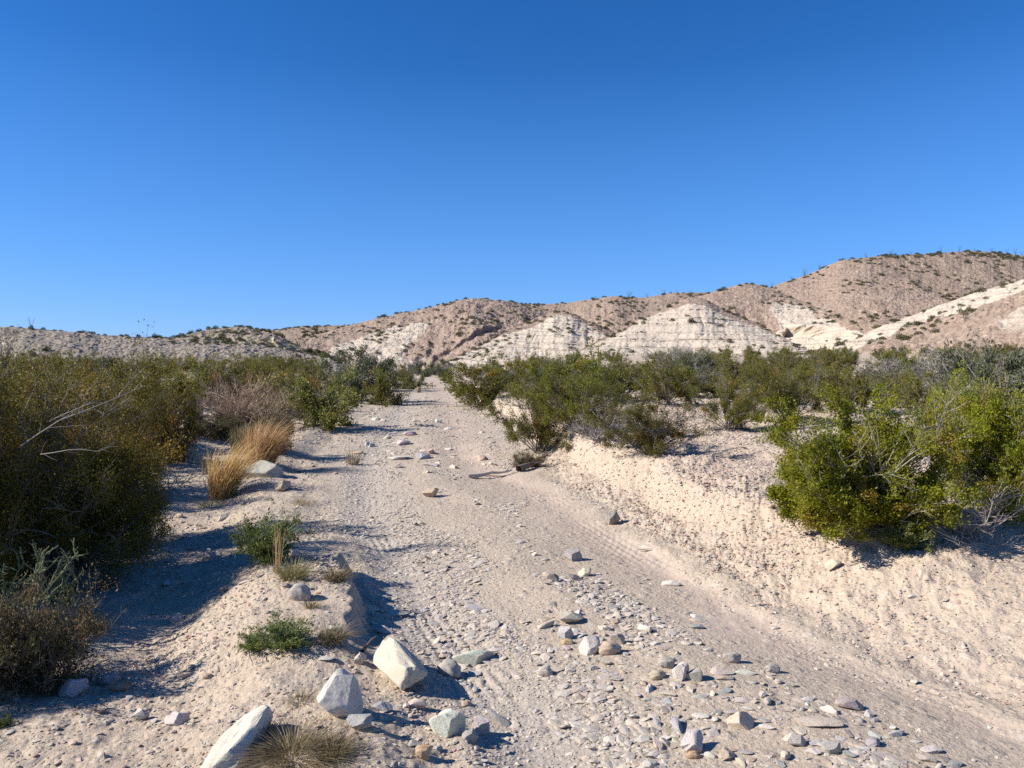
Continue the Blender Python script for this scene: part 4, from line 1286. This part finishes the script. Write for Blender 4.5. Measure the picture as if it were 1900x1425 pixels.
W_CACTUS = mat_wood("cactus_skin", (.11, .14, .06), (.20, .235, .11))
W_STRAW = mat_wood("cactus_spine", (.3, .26, .15), (.42, .37, .24))
cs, cp = cactus()
cx, cy, cz = at_depth(45, 1060, 5.0)
cz = float(H(np.array([cx]), np.array([cy]))[0])
ca = bpy.data.objects.new("cholla_cactus", None)
COL.objects.link(ca)
ca.location = (cx, cy, cz - .01)
ca.scale = (1.05, 1.05, 1.2)
tag(ca, "pale green spiny cholla cactus in front of the dark rusty bushes at the left", "cactus")
cv, cf = tubes(*[np.array([q[i] for q in cs + cp], float) for i in range(3)], np.array([q[3] for q in cs + cp]), np.array([q[4] for q in cs + cp]), 5, 5)
link("stems", mesh("stems", cv, cf, [W_CACTUS, W_STRAW], None, True, np.repeat([0] * len(cs) + [1] * len(cp), 20)), ca)


def branch(name, pts, r, mat, label, cat, rng, twigs=10, group=None):
    pts = np.array(pts, float)
    segs = []
    for i in range(len(pts) - 1):
        a, b = pts[i], pts[i + 1]
        m = (a + b) / 2 + rng.normal(size=3) * np.linalg.norm(b - a) * .05
        k0, k1 = 1 - i / len(pts), 1 - (i + 1) / len(pts)
        segs.append((a, m, b, r * k0, r * k1))
    for _ in range(twigs):
        i = int(rng.integers(len(pts) - 1))
        s_ = pts[i] + (pts[i + 1] - pts[i]) * rng.random()
        d = nrm(nrm(pts[-1] - pts[0]) + rng.normal(size=3) * .7 + np.array([0, 0, .2]))
        L = np.linalg.norm(pts[-1] - pts[0]) * rng.uniform(.1, .28)
        segs.append((s_, s_ + d * L * .5 + rng.normal(size=3) * L * .1, s_ + d * L, r * .4, r * .12))
    return tag(link(name, rods(name, segs, mat)), label, cat, group)


def on_ray(px, py, D):
    return at_depth(px, py, D)


br = np.random.default_rng(31)
GD = "dead pale branches caught in the left bushes"
branch("dead_branch", [on_ray(92, 782, 5.3), on_ray(130, 764, 5.2), on_ray(170, 748, 5.2), on_ray(232, 752, 5.3)], 0.0032, W_GREY, "longest pale branch, caught high in the big rusty bush", "branch", br, 12, GD)
branch("dead_branch", [on_ray(75, 843, 5.1), on_ray(125, 835, 5.0), on_ray(180, 838, 5.0), on_ray(215, 822, 5.1)], .003, W_GREY, "curved pale branch lower in the big rusty bush", "branch", br, 8, GD)
branch("dead_branch", [on_ray(35, 830, 5.5), on_ray(110, 780, 5.35), on_ray(270, 715, 5.6)], .006, W_GREY, "long thin grey branch slanting up to the right in the big rusty bush", "branch", br, 6, GD)
x0, y0, z0 = hit(872, 888)
x1, y1, z1 = hit(950, 878)
branch("driftwood_stick", [(x0, y0, z0 + .03), ((x0 + x1) / 2, (y0 + y1) / 2, (z0 + z1) / 2 + .05), (x1, y1, z1 + .05)], .035, W_PALE, "bleached driftwood stick lying on the road by the bank nose", "driftwood", br, 2)
x0, y0, z0 = hit(962, 876)
x1, y1, z1 = hit(1008, 866)
branch("driftwood_stick", [(x0, y0, z0 + .05), ((x0 + x1) / 2, (y0 + y1) / 2, (z0 + z1) / 2 + .08), (x1, y1, z1 + .08)], .06, W_DARK, "short dark log at the toe of the bank nose", "driftwood", br, 5)
x0, y0, z0 = hit(672, 1212)
x1, y1, z1 = hit(700, 1190)
branch("driftwood_stick", [(x0, y0, z0 + .01), ((x0 + x1) / 2, (y0 + y1) / 2, (z0 + z1) / 2 + .03), (x1, y1, z1 + .03)], .012, W_DARK, "short brown stick leaning against the long cream boulder", "driftwood", br, 1)

# leaf and twig litter under the bushes: uncountable, one object
lr = np.random.default_rng(909)
lc, lt = [], []
for (bx_, by_, brad) in BUSHES:
    if by_ > 22:
        continue
    m = int(520 * brad)
    a_, q_ = lr.uniform(0, 6.28, m), np.abs(lr.normal(0, .75, m)) * brad * 1.25
    lc.append(np.stack([bx_ + q_ * np.cos(a_), by_ + q_ * np.sin(a_)], -1))
    m = int(60 * brad)
    a_, q_ = lr.uniform(0, 6.28, m), np.abs(lr.normal(0, .8, m)) * brad * 1.3
    lt.append(np.stack([bx_ + q_ * np.cos(a_), by_ + q_ * np.sin(a_)], -1))
lc, lt = np.concatenate(lc), np.concatenate(lt)
for arr in (lc, lt):
    lo_, hi_ = lanes(arr[:, 1])
    arr[(arr[:, 0] > lo_ - .1) & (arr[:, 0] < hi_ + .1)] = arr[0]
lz = H(lc[:, 0], lc[:, 1])
lv_, lf_ = leaves(np.column_stack([lc, lz + .006]), .022, lr, up=1.2, slim=.45)
tz = H(lt[:, 0], lt[:, 1])
p0 = np.column_stack([lt, tz + .008])
dd_ = rdir(len(lt), lr) * [1, 1, .12] * lr.uniform(.05, .22, (len(lt), 1))
tv_, tf_ = tubes(p0, p0 + dd_ * .5 + lr.normal(size=dd_.shape) * .006, p0 + dd_, .0035, .0015, 4, 3)
LV, LF = merge([(lv_, lf_), (tv_, tf_)])
o = link("plant_litter", mesh("plant_litter", LV, LF, [L_LITTER, W_GREY], {"tint": np.concatenate([np.repeat(lr.random(len(lc)), 4), np.zeros(len(tv_))]), "dry": np.zeros(len(LV))}, False,
                              np.concatenate([np.zeros(len(lf_)), np.ones(len(tf_))])))
o['kind'] = "stuff"

# dead tangle under the bush at the right edge
for (px, py, w, h, seed, lab) in ((1790, 990, 260, 110, 5, "tangle of bare grey stems under the bush at the right edge"), (1110, 815, 120, 50, 6, "pile of bare grey sticks behind the overhanging bush")):
    rng = np.random.default_rng(seed)
    (wv, wf), _ = bush_mesh(rng, R=1.0, Ht=1.0, n1=34, n2=5, n3=4, per=0.001, leaf=.02, flat=.3, low=.5, bare=.2, wig=.22, stem_r=.011)
    me = mesh("dead_shrub", wv, wf, W_GREY)
    x, y, z = hit(px, py)
    o = link("dead_shrub", me, None, (x, y, z - .02))
    o.scale = (w / 2 * y / F_PX / .82, w / 2 * y / F_PX / .82, h * y / F_PX * 1.15)
    tag(o, lab, "shrub")

# ------------------------------------------------------------------ scrub and ocotillos on the hills
hs = np.random.default_rng(404)
L_HILL = mat_leaf("leaf_hillside", (.042, .045, .018), (.13, .13, .05), (.12, .095, .05), .15)


def blob_mesh(rng, n=260, leaf=.27):
    u = rdir(n, rng)
    u[:, 2] = np.abs(u[:, 2])
    c = u * (rng.uniform(.35, 1, n) ** .5)[:, None] * [1, 1, .85]
    c += .25 * rng.normal(size=(5, 3))[rng.integers(0, 5, n)] * [1, 1, .5]
    c[:, 2] = np.maximum(c[:, 2], .02)
    v, f = leaves(c, leaf, rng, slim=.6)
    return v, f, np.repeat(rng.random(n), 4), np.repeat(np.where(rng.random(n) < .12, .7, .05), 4)


BLOBS = [blob_mesh(np.random.default_rng(600 + i)) for i in range(6)]
BLOB_ME = [mesh("hill_shrub", v, f, L_HILL, {"tint": a, "dry": b}) for v, f, a, b in BLOBS]
PHRASE = {"right_peak": "the big right hill", "right_spur": "the smooth pink spur on the right", "mid_big": "the broad pink hill", "far_mid": "the far pink ridge", "white_east": "the banded white hill",
          "white_west": "the pointed white hill", "saddle_peak": "the peak with the undercut cliff", "left_terrace": "the low left terrace", "dark_mound": "the dark mound", "right_near": "the pale slope at the right", "far_left": "the farthest left ridge"}
bpy.context.view_layer.update()
dg = bpy.context.evaluated_depsgraph_get()


def seen(p):
    o = Vector((0, 0, CAM_H))
    d = Vector(p) - o
    L = d.length
    ok, loc, *_ = S.ray_cast(dg, o, d / L, distance=L - .8)
    return not ok


SCRUB = []
for key, n, bias, s0, s1 in (("right_peak", 190, 0, .6, 1.3), ("right_spur", 100, 0, .5, 1.1), ("mid_big", 220, 0, .5, 1.2), ("far_mid", 110, 0, .6, 1.4), ("white_east", 75, 0, .4, .9), ("white_west", 90, 0, .4, .9),
                             ("saddle_peak", 70, 0, .45, 1.0), ("left_terrace", 140, 0, .25, .65), ("dark_mound", 110, 0, .5, 1.0), ("right_near", 120, 0, .3, .9), ("far_left", 90, 0, .8, 1.6)):
    G = HILLS[key]["V"]
    rows = HILLS[key]["rows"]
    k = tries = 0
    while k < n and tries < n * 12:
        tries += 1
        c = int(hs.integers(G.shape[1]))
        t = hs.random()
        p = G[min(int(t * rows), rows - 1), c]
        px = HILLS[key]["px"][c]
        if px < -60 or px > 1960:
            continue
        if noise(np.array([p[0] * .06]), np.array([p[1] * .06]), 19)[0] < hs.uniform(-.18, .6) and t < .93:
            continue
        if HILLS[key]["white"][min(int(t * rows), rows - 1), c] > .6 and hs.random() < .3:
            continue
        s_ = hs.uniform(s0, s1) * 1.25 * (1.25 if hs.random() < .12 else 1)
        if not seen(p + np.array([0, 0, s_ * .6])):
            continue
        SCRUB.append((s_ / p[1], key, t, px, p, s_))
        k += 1
SCRUB.sort(key=lambda q: -q[0])
print("hill scrub seen", len(SCRUB))
for (_, key, t, px, p, s_) in SCRUB[:295]:
    o = link("hill_shrub", BLOB_ME[int(hs.integers(6))], None, tuple(p - np.array([0, 0, .06])))
    o.scale = (s_ * .5 * hs.uniform(.8, 1.2), s_ * .5 * hs.uniform(.8, 1.2), s_ * .5 * hs.uniform(1.0, 1.7))
    o.rotation_euler = (0, 0, hs.uniform(0, 6.28))
    G = HILLS[key]
    where = "on the crest of" if t > .93 else ("high on" if t > .62 else ("halfway up" if t > .3 else "at the foot of"))
    lo, hi = G["px"][0], G["px"][-1]
    part = ("left part" if px < lo + (hi - lo) * .36 else ("right part" if px > lo + (hi - lo) * .66 else "middle"))
    tag(o, f"dark shrub {where} {PHRASE[key]}, {part}", "shrub", "shrubs dotted over " + PHRASE[key])
rest = SCRUB[295:]
if rest:
    vs, fs, ts, ds, n0 = [], [], [], [], 0
    for (_, key, t, px, p, s_) in rest:
        v, f, a, b = BLOBS[int(hs.integers(6))]
        an = hs.uniform(0, 6.28)
        rot = np.array([[math.cos(an), -math.sin(an), 0], [math.sin(an), math.cos(an), 0], [0, 0, 1]])
        vs.append(v @ rot.T * s_ * .55 + p)
        fs.append(f + n0)
        ts.append(a)
        ds.append(b)
        n0 += len(v)
    o = link("hillside_scrub", mesh("hillside_scrub", np.concatenate(vs), np.concatenate(fs), L_HILL, {"tint": np.concatenate(ts), "dry": np.concatenate(ds)}))
    o['kind'] = "stuff"


def ocotillo(rng):
    n = int(rng.integers(9, 16))
    a = rng.uniform(0, 6.28, n)
    q = rng.uniform(.15, .75, n)
    h = rng.uniform(.7, 1.0, n)
    e = np.stack([np.cos(a) * q, np.sin(a) * q, h], -1)
    m = e * [.4, .4, .55]
    v, f = tubes(np.zeros((n, 3)), m, e, .014, .007, 5, 3)
    return mesh("ocotillo_plant", v, f, W_OCO)


W_OCO = mat_wood("ocotillo_wand", (.06, .065, .035), (.13, .13, .075))
OCO = [ocotillo(np.random.default_rng(700 + i)) for i in range(5)]
spots = [("right_peak", x) for x in (1520, 1556, 1608, 1655, 1690, 1745, 1778, 1808, 1842, 1868, 1885, 1897)] + [("far_mid", x) for x in (1105, 1168, 1200, 1232, 1258)] + \
        [("right_spur", x) for x in (1432, 1470, 1492)] + [("saddle_peak", 1285), ("left_terrace", 58), ("white_east", 1280)]
for i, (key, px) in enumerate(spots):
    Hh = HILLS[key]
    c = int(np.argmin(np.abs(Hh["px"] - px)))
    p = Hh["V"][Hh["rows"] - 2, c]
    o = link("ocotillo_plant", OCO[i % 5], None, tuple(p - np.array([0, 0, .1])))
    sz = (1.6 if key == "left_terrace" else hs.uniform(1.6, 3.4))
    o.scale = (sz * hs.uniform(.5, 1.0), sz * hs.uniform(.5, 1.0), sz)
    o.rotation_euler = (hs.normal() * .1, hs.normal() * .1, hs.uniform(0, 6.28))
    lo, hi = Hh["px"][0], min(Hh["px"][-1], 1900)
    part = ("left part" if px < lo + (hi - lo) * .36 else ("right part" if px > lo + (hi - lo) * .66 else "middle"))
    tag(o, f"thin ocotillo on the skyline of {PHRASE[key]}, {part}", "ocotillo", "ocotillos on " + PHRASE[key])
for i, (key, px, t) in enumerate([("right_spur", 1560, .75), ("right_spur", 1600, .55), ("right_spur", 1470, .6), ("right_spur", 1625, .4), ("saddle_peak", 1365, .5), ("right_near", 1780, .6), ("right_near", 1790, .45)]):
    Hh = HILLS[key]
    c = int(np.argmin(np.abs(Hh["px"] - px)))
    p = Hh["V"][int(t * Hh["rows"]), c]
    o = link("ocotillo_plant", OCO[i % 5], None, tuple(p - np.array([0, 0, .1])))
    sz = hs.uniform(1.6, 2.6)
    o.scale = (sz * .7, sz * .7, sz)
    tag(o, f"ocotillo {'high' if t > .58 else 'halfway up'} on the face of {PHRASE[key]}", "ocotillo", "ocotillos on the face of " + PHRASE[key])
